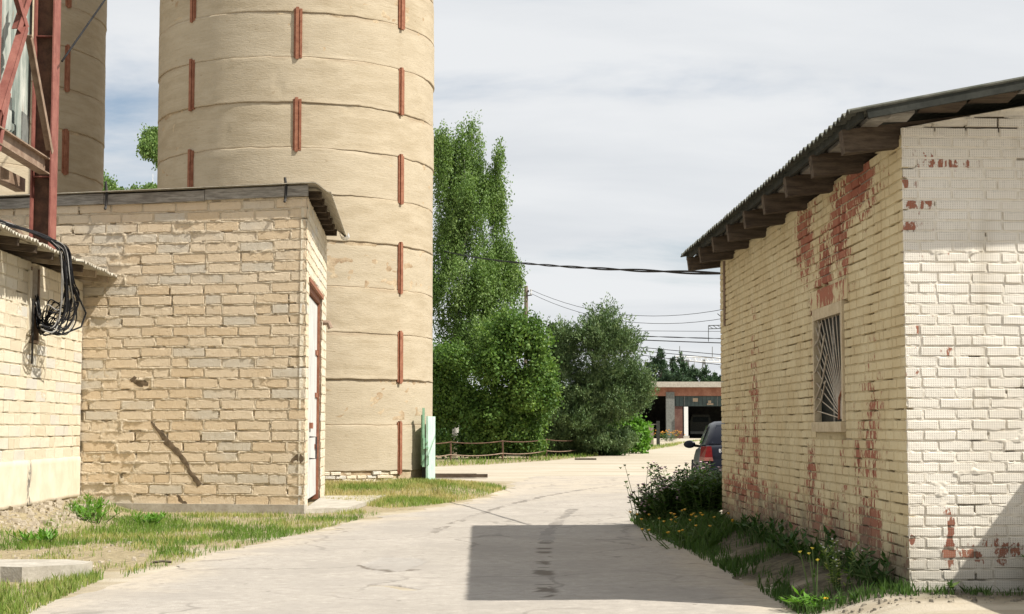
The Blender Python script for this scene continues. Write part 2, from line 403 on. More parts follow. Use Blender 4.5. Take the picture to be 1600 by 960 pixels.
MAT['paint_left_mortar'] = paint_brick('paint_left_mortar', (0.42, 0.34, 0.20), (0.52, 0.44, 0.28), LEFT_WEAR, False, False, 0.8, True)
MAT['paint_gable'] = paint_brick('paint_gable', (0.74, 0.69, 0.60), (0.80, 0.76, 0.68), GABLE_WEAR, True, True, 0.35)
MAT['paint_gable_mortar'] = paint_brick('paint_gable_mortar', (0.66, 0.61, 0.52), (0.74, 0.69, 0.60), GABLE_WEAR, True, False, 0.4, True)

def silo_mat():
    m, t = M('silo_concrete'); x, y, z = t.xyz()
    k = t.attr('seam'); b = t.attr('base'); r = t.rnd()
    v = t.scale(t.pos(), (1, 1, 4)); n1 = t.noise(1.3, 6, 0.6, v); n2 = t.noise(9, 5, 0.65, v); n3 = t.noise(45, 4, 0.6)
    c = t.mix(t.ss(0.3, 0.7, n1), (0.35, 0.29, 0.20), (0.435, 0.37, 0.27))
    c = t.mix(t.math('MULTIPLY', r, 0.5), c, (0.42, 0.365, 0.275))
    c = t.mix(t.ss(0.5, 0.75, n2, 0, 0.35), c, (0.30, 0.235, 0.145))
    c = t.mix(t.ss(0.56, 0.72, n3, 0, 0.3), c, (0.50, 0.43, 0.32))
    st = t.noise(1.0, 5, 0.6, t.scale(t.pos(), (4, 4, .25)))
    c = t.mix(t.ss(0.55, 0.8, st, 0, 0.25), c, (0.30, 0.24, 0.16))
    hs = t.noise(1.6, 5, 0.65, t.scale(t.pos(), (.5, .5, 14)))
    c = t.mix(t.ss(0.55, 0.70, hs, 0, 0.28), c, (0.27, 0.21, 0.13)); c = t.mix(t.ss(0.42, 0.32, hs, 0, 0.22), c, (0.50, 0.43, 0.32))
    ch = t.noise(3.5, 6, 0.7, t.scale(t.pos(), (1, 1, 2.5))); c = t.mix(t.ss(0.64, 0.68, ch, 0, 0.5), c, (0.26, 0.20, 0.13))
    c = t.mix(t.math('MULTIPLY', k, 0.42), c, (0.30, 0.21, 0.135))
    c = t.mix(t.math('MULTIPLY', b, 0.6), c, (0.40, 0.35, 0.27))
    t.bump(t.math('ADD', t.math('MULTIPLY', n2, 1.0), t.math('MULTIPLY', n3, 0.4)), 0.45, 0.02)
    t.done(c, 0.95, 0.12); return m
MAT['silo'] = silo_mat()
MAT['seam'] = simple('seam', (0.30, 0.215, 0.135), (0.50, 0.41, 0.28), 3, 0.97, 0.1, 0.7, dist=0.03)

def clad_mat():
    m, t = M('cladding'); v = t.scale(t.pos(), (3, 3, .35)); n = t.noise(1.6, 6, 0.65, v); n2 = t.noise(5, 4, 0.6, v)
    c = t.ramp(n, [(0.36, (0.07, 0.10, 0.09)), (0.5, (0.24, 0.27, 0.24)), (0.64, (0.50, 0.50, 0.45))])
    c = t.mix(t.ss(0.6, 0.72, n2, 0, 0.55), c, (0.23, 0.13, 0.08)); t.done(c, 0.6, 0.35, 0.1); return m
MAT['cladding'] = clad_mat()

def road_mat():
    m, t = M('road'); st = t.attr('stain'); pt = t.attr('patch'); sd = t.attr('sand')
    n1 = t.noise(0.5, 5, 0.6); n2 = t.noise(5, 5, 0.6); n3 = t.noise(120, 3, 0.7); n4 = t.noise(28, 5, 0.65)
    c = t.mix(t.ss(0.3, 0.7, n1), (0.345, 0.315, 0.275), (0.405, 0.37, 0.325))
    c = t.mix(t.ss(0.4, 0.75, n2, 0, 0.45), c, (0.31, 0.285, 0.25))
    c = t.mix(t.ss(0.45, 0.68, n3, 0, 0.6), c, (0.24, 0.22, 0.20))
    c = t.mix(t.ss(0.60, 0.66, n4, 0, 0.30), c, (0.47, 0.435, 0.38))
    c = t.mix(sd, c, (0.43, 0.375, 0.30))
    c = t.mix(pt, c, (0.33, 0.31, 0.285))
    ns = t.ss(0.30, 0.70, t.noise(1.0, 6, 0.65, t.scale(t.pos(), (7, 2.2, 1))))
    e = t.ss(0.42, 0.56, t.math('ADD', t.math('MULTIPLY', st, 0.62), t.math('MULTIPLY', t.math('SUBTRACT', ns, 0.62), 0.6)))
    c = t.mix(t.math('MULTIPLY', e, 0.75), c, (0.14, 0.12, 0.10))
    sp = t.vor(2.6); n5 = t.noise(9, 6, 0.7)
    c = t.mix(t.ss(0.10, 0.07, t.math('ADD', sp, t.math('MULTIPLY', n5, 0.06)), 0, 0.8), c, (0.12, 0.105, 0.09))
    c = t.mix(t.ss(0.50, 0.60, n5, 0, 0.42), c, (0.26, 0.235, 0.205)); c = t.mix(t.ss(0.42, 0.36, n5, 0, 0.45), c, (0.48, 0.44, 0.385))
    big = t.ss(0.48, 0.60, t.noise(0.9, 6, 0.62)); c = t.mix(t.math('MULTIPLY', big, 0.5), c, (0.29, 0.265, 0.235))
    ck = t.n('ShaderNodeTexVoronoi'); ck.feature = 'DISTANCE_TO_EDGE'; ck.inputs['Scale'].default_value = 0.55
    wv = t.n('ShaderNodeVectorMath'); wv.operation = 'MULTIPLY_ADD'; nv = t.n('ShaderNodeTexNoise'); nv.inputs['Scale'].default_value = 2.0; nv.inputs['Detail'].default_value = 5; t.l(t.pos(), nv.inputs['Vector'])
    t.l(nv.outputs['Color'], wv.inputs[0]); wv.inputs[1].default_value = (.7, .7, .0); t.l(t.pos(), wv.inputs[2]); t.l(wv.outputs[0], ck.inputs['Vector'])
    ce = t.math('MULTIPLY', t.ss(0.020, 0.006, ck.outputs['Distance']), t.ss(0.44, 0.54, t.noise(0.35, 3, 0.5)))
    c = t.mix(t.math('MULTIPLY', ce, 0.42), c, (0.14, 0.125, 0.11))
    c = t.mix(t.math('MULTIPLY', t.attr('crack'), 0.8), c, (0.11, 0.09, 0.07))
    t.bump(t.math('ADD', n3, n4), 0.5, 0.008)
    t.done(c, t.ss(0, 1, e, 0.92, 0.6), 0.2); return m
MAT['road'] = road_mat()
def ground_mat():
    m, t = M('ground'); g = t.attr('verge'); d = t.attr('damp')
    n1 = t.noise(0.25, 5, 0.6); n2 = t.noise(2.5, 6, 0.65); n3 = t.noise(60, 4, 0.7); n4 = t.noise(12, 6, 0.7)
    c = t.mix(t.ss(0.3, 0.7, n1), (0.42, 0.37, 0.29), (0.49, 0.44, 0.355))
    c = t.mix(t.ss(0.42, 0.75, n2, 0, 0.6), c, (0.40, 0.345, 0.26))
    tr = t.noise(1.0, 4, 0.6, t.scale(t.pos(), (.12, 1.6, 1)))
    c = t.mix(t.ss(0.49, 0.60, tr, 0, 0.8), c, (0.33, 0.28, 0.205))
    c = t.mix(t.ss(0.5, 0.7, n3, 0, 0.5), c, (0.30, 0.26, 0.20))
    s = t.mix(t.ss(0.35, 0.65, n4), (0.20, 0.165, 0.10), (0.36, 0.30, 0.19))
    c = t.mix(g, c, s)
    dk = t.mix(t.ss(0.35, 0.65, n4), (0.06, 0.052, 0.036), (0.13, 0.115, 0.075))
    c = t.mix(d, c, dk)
    t.bump(t.math('ADD', n4, t.math('MULTIPLY', n3, 0.6)), 0.7, 0.02)
    t.done(c, 0.95, 0.15); return m
MAT['ground'] = ground_mat()
def paint_car():
    m, t = M('car_paint'); f = t.noise(3, 2)
    t.done(t.mix(f, (0.003, 0.004, 0.008), (0.005, 0.006, 0.012)), 0.3, 0.2); t.b.inputs['Coat Weight'].default_value = 0.1; return m
MAT['car_paint'] = paint_car()
MAT['car_glass'] = simple('car_glass', (0.010, 0.012, 0.018), (0.016, 0.019, 0.026), 1, 0.1, 0.22, 0)
MAT['tail_red'] = simple('tail_red', (0.11, 0.004, 0.004), (0.17, 0.008, 0.006), 12, 0.3, 0.2, 0)
MAT['tail_pink'] = simple('tail_pink', (0.22, 0.08, 0.065), (0.27, 0.11, 0.09), 12, 0.3, 0.2, 0)
MAT['tyre'] = simple('tyre', (0.012, 0.012, 0.012), (0.025, 0.025, 0.025), 12, 0.85, 0.2, 0.2)
MAT['rim'] = simple('rim', (0.45, 0.45, 0.46), (0.55, 0.55, 0.56), 5, 0.35, 0.5, 0, 0.6)
MAT['chrome'] = simple('chrome', (0.75, 0.75, 0.76), (0.82, 0.82, 0.83), 5, 0.3, 0.5, 0, 0.5)

# ------------------------------------------------------------------ brick walls
class Wall:
    def __init__(s, P0, P1, nside):
        s.p = Vector((P0[0], P0[1], 0)); d = Vector((P1[0] - P0[0], P1[1] - P0[1], 0)); s.L = d.length
        s.t = d.normalized(); s.n = Vector((s.t.y, -s.t.x, 0)) * nside
        s.rz = math.atan2(s.t.y, s.t.x); s.flip = s.n.dot(Vector((s.t.y, -s.t.x, 0))) < 0
    wob = 0.0
    def warp(s, a, z): return s.wob * 2 * (vnoise(np.asarray(a) * .9, np.asarray(z) * .8, 19, 3) - .5) if s.wob else np.asarray(a, float) * 0
    def w(s, a, z, o=0): return s.p + s.t * a + s.n * o + Vector((0, 0, z))
    def grid(s, A, Z, H):
        P = np.zeros(A.shape + (3,))
        for i in range(2): P[..., i] = s.p[i] + s.t[i] * A + s.n[i] * H
        P[..., 2] = Z; return P
def bond(s0, s1, z0, z1, L, ch, gap, header=0.0, jit=0.03, seed=1, first=0.5):
    rs = random.Random(seed); rows = []; r = 0; z = z0
    while z + ch * 0.6 < z1:
        x = s0 - L * (first if r % 2 else 0) + rs.uniform(-jit, jit) * L; bs = []
        while x < s1:
            l = L * (0.5 if rs.random() < header else 1) * (1 + rs.uniform(-jit, jit))
            a, b = max(x, s0), min(x + l - gap, s1)
            if b - a > 0.25 * L * 0.5: bs.append((a, b))
            x += l
        rows.append((z, min(z + ch - gap, z1), bs)); z += ch; r += 1
    return rows
def brick_variants(name, mat, bx, bz, n=6, seed=3, rough=1.0):
    rs = random.Random(seed); out = []
    for i in range(n):
        ring = [(-.5, -.5), (-.17, -.5), (.17, -.5), (.5, -.5), (.5, 0), (.5, .5), (.17, .5), (-.17, .5), (-.5, .5), (-.5, 0)]
        v = []; f = []; k = len(ring)
        for (x, z) in ring: v.append((x, -1, z))
        for (x, z) in ring: v.append((x + rs.uniform(-1, 1) * bx * .4 * rough, -0.22, z + rs.uniform(-1, 1) * bz * .4 * rough))
        for (x, z) in ring:
            v.append((x - math.copysign(bx, x) * (abs(x) > .4) * rs.uniform(.5, 1.4) , rs.uniform(-.022, .010) * rough,
                      z - math.copysign(bz, z) * (abs(z) > .4) * rs.uniform(.5, 1.4)))
        for a in (0, k):
            for j in range(k): f.append((a + j, a + (j + 1) % k, a + k + (j + 1) % k, a + k + j))
        f.append(tuple(2 * k + j for j in range(k)))
        me = bpy.data.meshes.new(name); me.from_pydata(v, [], f); me.materials.append(mat); me.update(); out.append(me)
    return out
def lay(wall, rows, variants, depth, proud, keep, seed=5):
    """list of bricks: (mesh index, world centre, size)"""
    rs = random.Random(seed); out = []
    for (zb, zt, bs) in rows:
        for (a, b) in bs:
            if not keep((a + b) / 2, (zb + zt) / 2, a, b, zb, zt): continue
            c = wall.w((a + b) / 2, (zb + zt) / 2 + float(wall.warp((a + b) / 2, (zb + zt) / 2)), proud + rs.uniform(-.35, .35) * proud)
            out.append((rs.randrange(len(variants)), c, (b - a, depth, zt - zb), rs.choice((0, 0, 0, 1)), wall, variants))
    return out
def visible_area(b):
    i, c, sz, fl, wall, va = b
    h = wall.t * sz[0] / 2
    p = project(c - h); q = project(c + h); u = project(c - Vector((0, 0, sz[2] / 2))); d = project(c + Vector((0, 0, sz[2] / 2)))
    m = project(c)
    inside = -30 < m[0] < 1630 and -30 < m[1] < 990
    return (abs(p[0] - q[0]) * abs(u[1] - d[1]), inside, abs(p[0] - q[0]), abs(u[1] - d[1]))
def place_bricks(thing_, items, limit, name_parts='brick', stuff_name='brickwork', parent=None):
    """the largest ones in view become parts, the rest one joined mesh per wall"""
    O = root_origin(thing_)
    sc = []
    for b in items:
        a = visible_area(b); sc.append((a[0] if a[1] else -1, b))
    sc.sort(key=lambda q: -q[0])
    parts = [b for s, b in sc[:limit] if s > 0]; rest = [b for s, b in sc if not any(b is p for p in parts)] if False else [b for i, (s, b) in enumerate(sc) if not (i < limit and s > 0)]
    def mtx(b):
        i, c, sz, fl, wall, va = b
        X = wall.t; Y = wall.n; Z = Vector((0, 0, 1))
        if fl: X = -X; Z = -Z
        m = Matrix((X * sz[0], Y * sz[1], Z * sz[2])).transposed().to_4x4(); m.translation = c - O; return m
    for b in parts:
        o = bpy.data.objects.new(name_parts, b[5][b[0]]); col.objects.link(o); o.parent = parent or thing_; o.matrix_local = mtx(b)
    groups = {}
    for b in rest: groups.setdefault(id(b[5]), []).append(b)
    for g in groups.values():
        V = []; F = []; n = 0; cache = {}
        for b in g:
            me = b[5][b[0]]
            if me.name not in cache:
                co = np.zeros(len(me.vertices) * 3, np.float32); me.vertices.foreach_get('co', co)
                cache[me.name] = (co.reshape(-1, 3), [tuple(p.vertices) for p in me.polygons])
            co, fs = cache[me.name]; m = np.array(mtx(b))
            V.append(co @ m[:3, :3].T + m[:3, 3]); F += [tuple(n + i for i in f) for f in fs]; n += len(co)
        me = bpy.data.meshes.new(stuff_name); me.from_pydata(np.concatenate(V).tolist(), [], F); me.materials.append(g[0][5][0].materials[0]); me.update()
        o = link(stuff_name, me, thing_); o['kind'] = 'stuff'
def mortar_field(wall, rows, s0, s1, z0, z1, ds, dz, ch, joint, inside, amp, seed, smear=None, hole=None, ztop=None, nscale=14, gaps=0.0):
    A, Z = np.meshgrid(np.arange(s0, s1 + ds * .5, ds), np.arange(z0, z1 + dz * .5, dz), indexing='ij')
    Zt = Z; Z = Z - wall.warp(A, Z); zb0 = rows[0][0]; D = np.full(A.shape, -1.0)
    ri = np.floor((Z - zb0) / ch).astype(int)
    for r, (zb, zt, bs) in enumerate(rows):
        msk = ri == r
        if not msk.any() or not bs: continue
        a = A[msk]; z = Z[msk]; d = np.full(a.shape, -1.0); e = np.array(bs)
        k = np.clip(np.searchsorted(e[:, 0], a) - 1, 0, len(e) - 1)
        d = np.minimum(np.minimum(a - e[k, 0], e[k, 1] - a), np.minimum(z - zb, zt - z)); D[msk] = d
    Z = Zt; n1 = vnoise(A * nscale, Z * nscale, seed, 3); n2 = vnoise(A * nscale * 4, Z * nscale * 4, seed + 5, 2)
    H = np.where(D > 0, joint + (inside - joint) * sstep(0, .012, D), joint)
    H = H + (n1 - .5) * 2 * amp * np.where(D > .01, .25, 1) + (n2 - .5) * amp * .9
    if gaps: H = H - .05 * ((D <= .003) & (vnoise(A * 4, Z * 9, seed + 9, 2) > 1 - gaps))
    if smear is not None: H = H + smear(A, Z) * np.where(D > 0, abs(inside - joint) + .004, 0.004)
    keep = np.ones((A.shape[0] - 1, A.shape[1] - 1), bool)
    ac = (A[:-1, :-1] + A[1:, 1:]) / 2; zc = (Z[:-1, :-1] + Z[1:, 1:]) / 2
    if hole is not None: keep &= ~hole(ac, zc)
    if ztop is not None: Z = np.minimum(Z, ztop(A))
    P = wall.grid(A, Z, H)
    return P, keep
def put_grid(name, P, keep, mat, parent, wall=None, attrs=None):
    O = root_origin(parent); me = grid_mesh(name, P - np.array(O), mat, keep, True, attrs)
    return link(name, me, parent)

# ------------------------------------------------------------------ ground, road
WX = lambda y: 2.78 - 0.02 * (y - 11.3)        # left face of the right-hand building
def height(x, y):
    x = np.asarray(x, float); y = np.asarray(y, float)
    e = 0.16 * sstep(1.95, 2.65, x) * sstep(23.5, 20.5, y)
    ax = -6.83 + .032 * (25.4 - y)
    b = 0.22 * sstep(1.15, .15, x - ax) * sstep(27, 24.8, y) * sstep(8, 12, y)
    cx, cy = -4.0, 32.5
    m = 0.16 * sstep(3.6, 1.6, np.hypot((x + 3.2) * .9, y - 33.0))
    return e + b + m + 0.012 * (vnoise(x * 1.3, y * 1.3, 3, 2) - .5)
RL = [(-3.9, 2.0), (-3.9, 8.0), gp(40, 968), gp(100, 940), gp(200, 905), gp(330, 868), gp(480, 836), gp(600, 808), gp(700, 791), gp(795, 773), (0.2, 40.0), (1.0, 46.0)]
RLy = np.array([p[1] for p in RL]); RLx = np.array([p[0] for p in RL])
def road_left(y): return np.interp(y, RLy, RLx)
def road_right(y): return np.interp(y, [0, 11, 19, 23, 28, 46], [2.05, 2.02, 1.95, 2.3, 3.6, 6.5])

def build_ground():
    xs = np.concatenate([[-320, -120, -60, -30, -18], np.arange(-12, 6.01, .16), [7, 9, 13, 20, 40, 90, 320]])
    ys = np.concatenate([[-60, -20, -5, 2], np.arange(6, 40.01, .2), np.arange(41, 90, 1.5), [100, 130, 200, 320, 700]])
    X, Y = np.meshgrid(xs, ys, indexing='ij'); Z = height(X, Y)
    lf = road_left(Y)
    verge = sstep(.15, -.5, X - lf + (vnoise(X * 2, Y * 2, 9, 2) - .5) * 1.0) * sstep(47, 41, Y) * sstep(-13, -11, X)
    verge *= sstep(41, 38, Y)
    far_edge = fence_line(X)
    verge = np.maximum(verge, sstep(-1.2, .8, Y - far_edge) * sstep(-30, -20, X) * (Y > 50) * sstep(230, 120, Y + X * 4))
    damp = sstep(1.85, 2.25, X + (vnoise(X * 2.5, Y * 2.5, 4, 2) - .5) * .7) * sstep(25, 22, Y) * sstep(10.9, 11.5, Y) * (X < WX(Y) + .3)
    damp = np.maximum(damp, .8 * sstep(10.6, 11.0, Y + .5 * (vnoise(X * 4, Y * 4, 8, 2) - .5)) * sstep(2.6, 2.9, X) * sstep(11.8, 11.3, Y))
    me = grid_mesh('ground', np.stack([X, Y, Z], -1), MAT['ground'], None, True, {'verge': verge, 'damp': damp})
    tag(link('ground', me), kind='structure')
FY = [gp(600, 731), gp(677, 729), gp(760, 726), gp(854, 720), gp(907, 715), gp(960, 711), gp(1010, 704), gp(1050, 698), gp(1075, 690)]
def fence_line(x): return np.interp(x, [-40] + [p[0] for p in FY] + [40], [50] + [p[1] for p in FY] + [300])
build_ground()

def poly_dist(X, Y, pts):
    d = np.full(X.shape, 1e9)
    for (a, b) in zip(pts[:-1], pts[1:]):
        a = np.array(a); b = np.array(b); ab = b - a
        t = np.clip(((X - a[0]) * ab[0] + (Y - a[1]) * ab[1]) / (ab @ ab), 0, 1)
        d = np.minimum(d, np.hypot(X - a[0] - t * ab[0], Y - a[1] - t * ab[1]))
    return d
def build_road():
    ys = np.concatenate([np.arange(-4, 10, .5), np.arange(10, 30, .07), np.arange(30, 44.01, .2)])
    us = np.linspace(0, 1, 190)
    U, Y = np.meshgrid(us, ys, indexing='ij')
    l = road_left(Y) + (vnoise(Y * 1.3, Y * 0, 21, 3) - .5) * .5; r = road_right(Y) + (vnoise(Y * 1.7, Y * 0, 22, 3) - .5) * .35
    X = l + (r - l) * U
    edge = np.minimum(U, 1 - U) * (r - l)
    Z = .004 + .010 * sstep(0, .25, edge) + .006 * (vnoise(X * .8, Y * .8, 30, 2) - .5)
    Z = np.maximum(Z, height(X, Y) * (Y > 10) + .004)
    stain = np.zeros(X.shape)
    tr = [gp(*p) for p in ((668, 836), (700, 822), (745, 806), (800, 789), (850, 777), (900, 768), (960, 760))]
    ns = vnoise(X * 1.5, Y * 1.2, 40, 3)
    stain = np.maximum(stain, sstep(.17, .03, poly_dist(X, Y, tr)) * (.65 + .7 * ns))
    st = [gp(*p) for p in ((895, 797), (875, 815), (858, 832), (852, 850))]
    stain = np.maximum(stain, sstep(.17, .03, poly_dist(X, Y, st)) * (.75 + .9 * ns))
    st = [gp(*p) for p in ((852, 850), (848, 880), (850, 905), (853, 935))]
    band = sstep(.35, .75, vnoise(X * 1.2, Y * 7, 44, 2))
    pd = poly_dist(X, Y, st); wd = .04 + .10 * vnoise(Y * 5, Y * 0, 45, 2)
    crk = sstep(wd, wd * .6, pd) * (vnoise(Y * 4.5, X * 2.5, 46, 2) > .54)
    pa = [gp(*p) for p in ((565, 884), (600, 872), (655, 874), (668, 880), (630, 895), (600, 897), (565, 890))]
    inpoly = np.zeros(X.shape, bool)
    for (a, b) in zip(pa, pa[1:] + pa[:1]):
        c = ((a[1] > Y) != (b[1] > Y)) & (X < (b[0] - a[0]) * (Y - a[1]) / (b[1] - a[1] + 1e-9) + a[0]); inpoly ^= c
    Z = Z - .012 * inpoly
    crack = [gp(*p) for p in ((563, 886), (575, 890), (598, 891), (615, 895), (650, 893))]
    crk = np.maximum(crk, (poly_dist(X, Y, crack) < .022 + .03 * vnoise(X * 9, Y * 9, 47, 2)) * 1.0)
    hole = [gp(*p) for p in ((585, 917), (605, 917), (625, 920), (642, 924))]
    hd = poly_dist(X, Y, hole); Z = Z - .035 * sstep(.09, .02, hd)
    crk = np.maximum(crk, sstep(.075, .04, hd + .05 * (vnoise(X * 14, Y * 6, 48, 2) - .5)))
    sc = [gp(*p) for p in ((330, 872), (420, 872), (560, 884))]
    stain = np.maximum(stain, sstep(.03, .01, poly_dist(X, Y, sc)) * .5)
    sand = np.maximum(sstep(.7, .0, edge + (vnoise(X * 1.5, Y * 1.5, 33, 3) - .5) * .7), sstep(27, 38, Y + (vnoise(X, Y, 34, 2) - .5) * 6)) * .85
    me = grid_mesh('road', np.stack([X, Y, Z], -1), MAT['road'], None, True, {'stain': stain, 'patch': inpoly * .6, 'sand': sand, 'crack': crk})
    tag(link('road', me), kind='structure')
build_road()

# ------------------------------------------------------------------ silos
RS = 3.15; SEAM0 = 0.40; SEG = 0.975; NR = 15
S1 = (-4.97, 36.6); S2 = (-13.10, 38.2)
def make_silo(cx, cy, rot_b, label, cat_group, detail, seed):
    """rot_b: angle (from the side facing the road) of the plate column on the odd rings"""
    th = empty('silo', (cx, cy, 0), label, 'silo', cat_group)
    O = Vector((cx, cy, 0))
    ang0, ang1 = R(-110), R(110)          # the finely modelled half, towards the camera
    for k in range(NR):
        n = 300 if detail else 160
        fine = np.linspace(ang0, ang1, n); back = np.linspace(ang1, ang0 + 2 * math.pi, 40)[1:]
        an = np.concatenate([fine, back])
        zz = np.array([0, .0, .02, .045, .10, .2, .3, .4, .5, .6, .7, .8, .88, .93, .955, .975, .975])
        zz = zz * SEG / .975
        A, Zl = np.meshgrid(an, zz, indexing='ij')
        s = A * RS
        e0 = (vnoise(s * 3 + seed * 9, s * 0 + k, 50, 3) - .5) * .035; e1 = (vnoise(s * 3 + seed * 9, s * 0 + k + 1, 50, 3) - .5) * .035
        z0 = SEAM0 + k * SEG
        Z = z0 + Zl + (1 - Zl / SEG) * e0 + (Zl / SEG) * e1
        edge = np.minimum(Zl, SEG - Zl); bnd0 = .015 + .14 * vnoise(s * 1.2, s * 0 + k, 55 + seed, 4) ** 2.2
        rr = RS + (vnoise(s * .35 + k * 7, s * 0, 51 + seed) - .5) * .034
        rr = rr + (vnoise(s * .6, Z * 2, 52 + seed, 2) - .5) * .004 + (vnoise(s * 9, Z * 14, 59 + seed, 2) - .5) * .004
        rr = rr - .014 * sstep(bnd0 + .015, bnd0 - .01, SEG - Zl) * vnoise(s * 1.1, s * 0 + k * 3, 56 + seed, 2) + .012 * sstep(.08, .0, Zl) * vnoise(s * .8, s * 0 + k, 66 + seed, 2)
        rr = rr - .007 * sstep(.014, 0, edge) * vnoise(s * 2.2, s * 0 + k + (Zl > .5), 67 + seed, 3)
        lines = sstep(.70, .80, vnoise(s * 1.1, Z * 22, 53 + seed, 2)); rr = rr + .005 * lines
        spall = sstep(.73, .80, vnoise(s * 1.8, Z * 3.2, 54 + seed, 3)); rr = rr - .012 * spall
        if k == 1 and detail:
            patch = sstep(.5, .62, vnoise(s * 5, Z * 9, 60, 3) + .3 * sstep(.6, 0, np.hypot((s - .55) / .7, (Z - 1.6) / .3)) - .12) * sstep(.75, .45, np.hypot((s - .75) / .9, (Z - 1.58) / .35))
            rr = rr - .06 * patch
        ends = (np.arange(len(zz)) == 0) | (np.arange(len(zz)) == len(zz) - 1)
        rr = np.where(ends[None, :], RS - .06, rr)
        bnd = bnd0
        seam = np.maximum(sstep(bnd, bnd - .05, SEG - Zl + .0), .8 * sstep(.04, .0, Zl)) * (.3 + .7 * vnoise(s * 1.1, s * 0 + k * 3, 56 + seed, 2))
        base = sstep(.8, .2, Z)
        X = cx + rr * np.sin(A); Yc = cy - rr * np.cos(A)
        P = np.stack([X - O.x, Yc - O.y, Z], -1)
        P = np.concatenate([P, P[:1]], 0); seam = np.concatenate([seam, seam[:1]], 0); base = np.concatenate([base, base[:1]], 0)
        me = grid_mesh('concrete_ring', P, MAT['silo'], None, True, {'seam': seam, 'base': base})
        link('concrete_ring', me, th)
    # mortar core seen in the seams
    an = np.linspace(0, 2 * math.pi, 241); zz = np.arange(0.0, SEAM0 + NR * SEG, .05)
    A, Z = np.meshgrid(an, zz, indexing='ij')
    rr = RS - .022 + .05 * (vnoise(A * RS * 5, Z * 8, 57 + seed, 3) - .5); rr[-1] = rr[0]
    P = np.stack([rr * np.sin(A), -rr * np.cos(A), Z], -1)
    link('seam_mortar', grid_mesh('seam_mortar', P, MAT['seam'], None, True), th)
    cap = MB(); N = 64
    zt = SEAM0 + NR * SEG
    cap.prism([(cx + (RS + .08) * math.sin(2 * math.pi * i / N), cy - (RS + .08) * math.cos(2 * math.pi * i / N), zt + .004) for i in range(N)], (0, 0, .16))
    cap.build('top_slab', MAT['concrete'], th)
    # rusty joint plates
    step = R(45.8)
    for k in range(NR):
        for j in range(-2, 3):
            a = j * step + (step * 0 if k % 2 else step)
            a = (j * 2 + (0 if k % 2 else 1)) * step + rot_b
            if not (R(-84) < a + math.atan2(cx, cy) < R(86)): continue
            rs = random.Random(k * 31 + j * 7 + seed)
            w = .19 + rs.uniform(-.03, .02) if k > 1 else .13
            if k in (4, 0): w = .15
            z0 = SEAM0 + k * SEG - .03 + rs.uniform(-.04, .03); z1 = SEAM0 + (k + 1) * SEG + .02 + rs.uniform(-.03, .05)
            d = Vector((math.sin(a), -math.cos(a), 0)); tx = Vector((math.cos(a), math.sin(a), 0))
            c = Vector((cx, cy, 0))
            mb = MB()
            def pb(u0, u1, za, zb, o0, o1):
                q = [c + d * (RS + o0) + tx * u0, c + d * (RS + o1) + tx * u0, c + d * (RS + o1) + tx * u1, c + d * (RS + o0) + tx * u1]
                mb.prism([(p.x, p.y, za) for p in q], (0, 0, zb - za))
            pb(-w / 2, w / 2, z0, z1, -.05, .022)
            pb(-w * .28, w * .10, z0 - .03, z1 + .03, .0, .055)
            pb(w * .22, w * .36, z0 + .05, z1 - .02, .0, .038)
            mb.build('steel_plate', MAT['rust_red'], th)
    return th
silo1 = make_silo(*S1, R(7.7), 'large concrete silo in full view with rusty plates, beside the curving road', None, True, 1)
silo2 = make_silo(*S2, R(61), 'shaded concrete silo behind the red steel frame at left edge', None, False, 2)
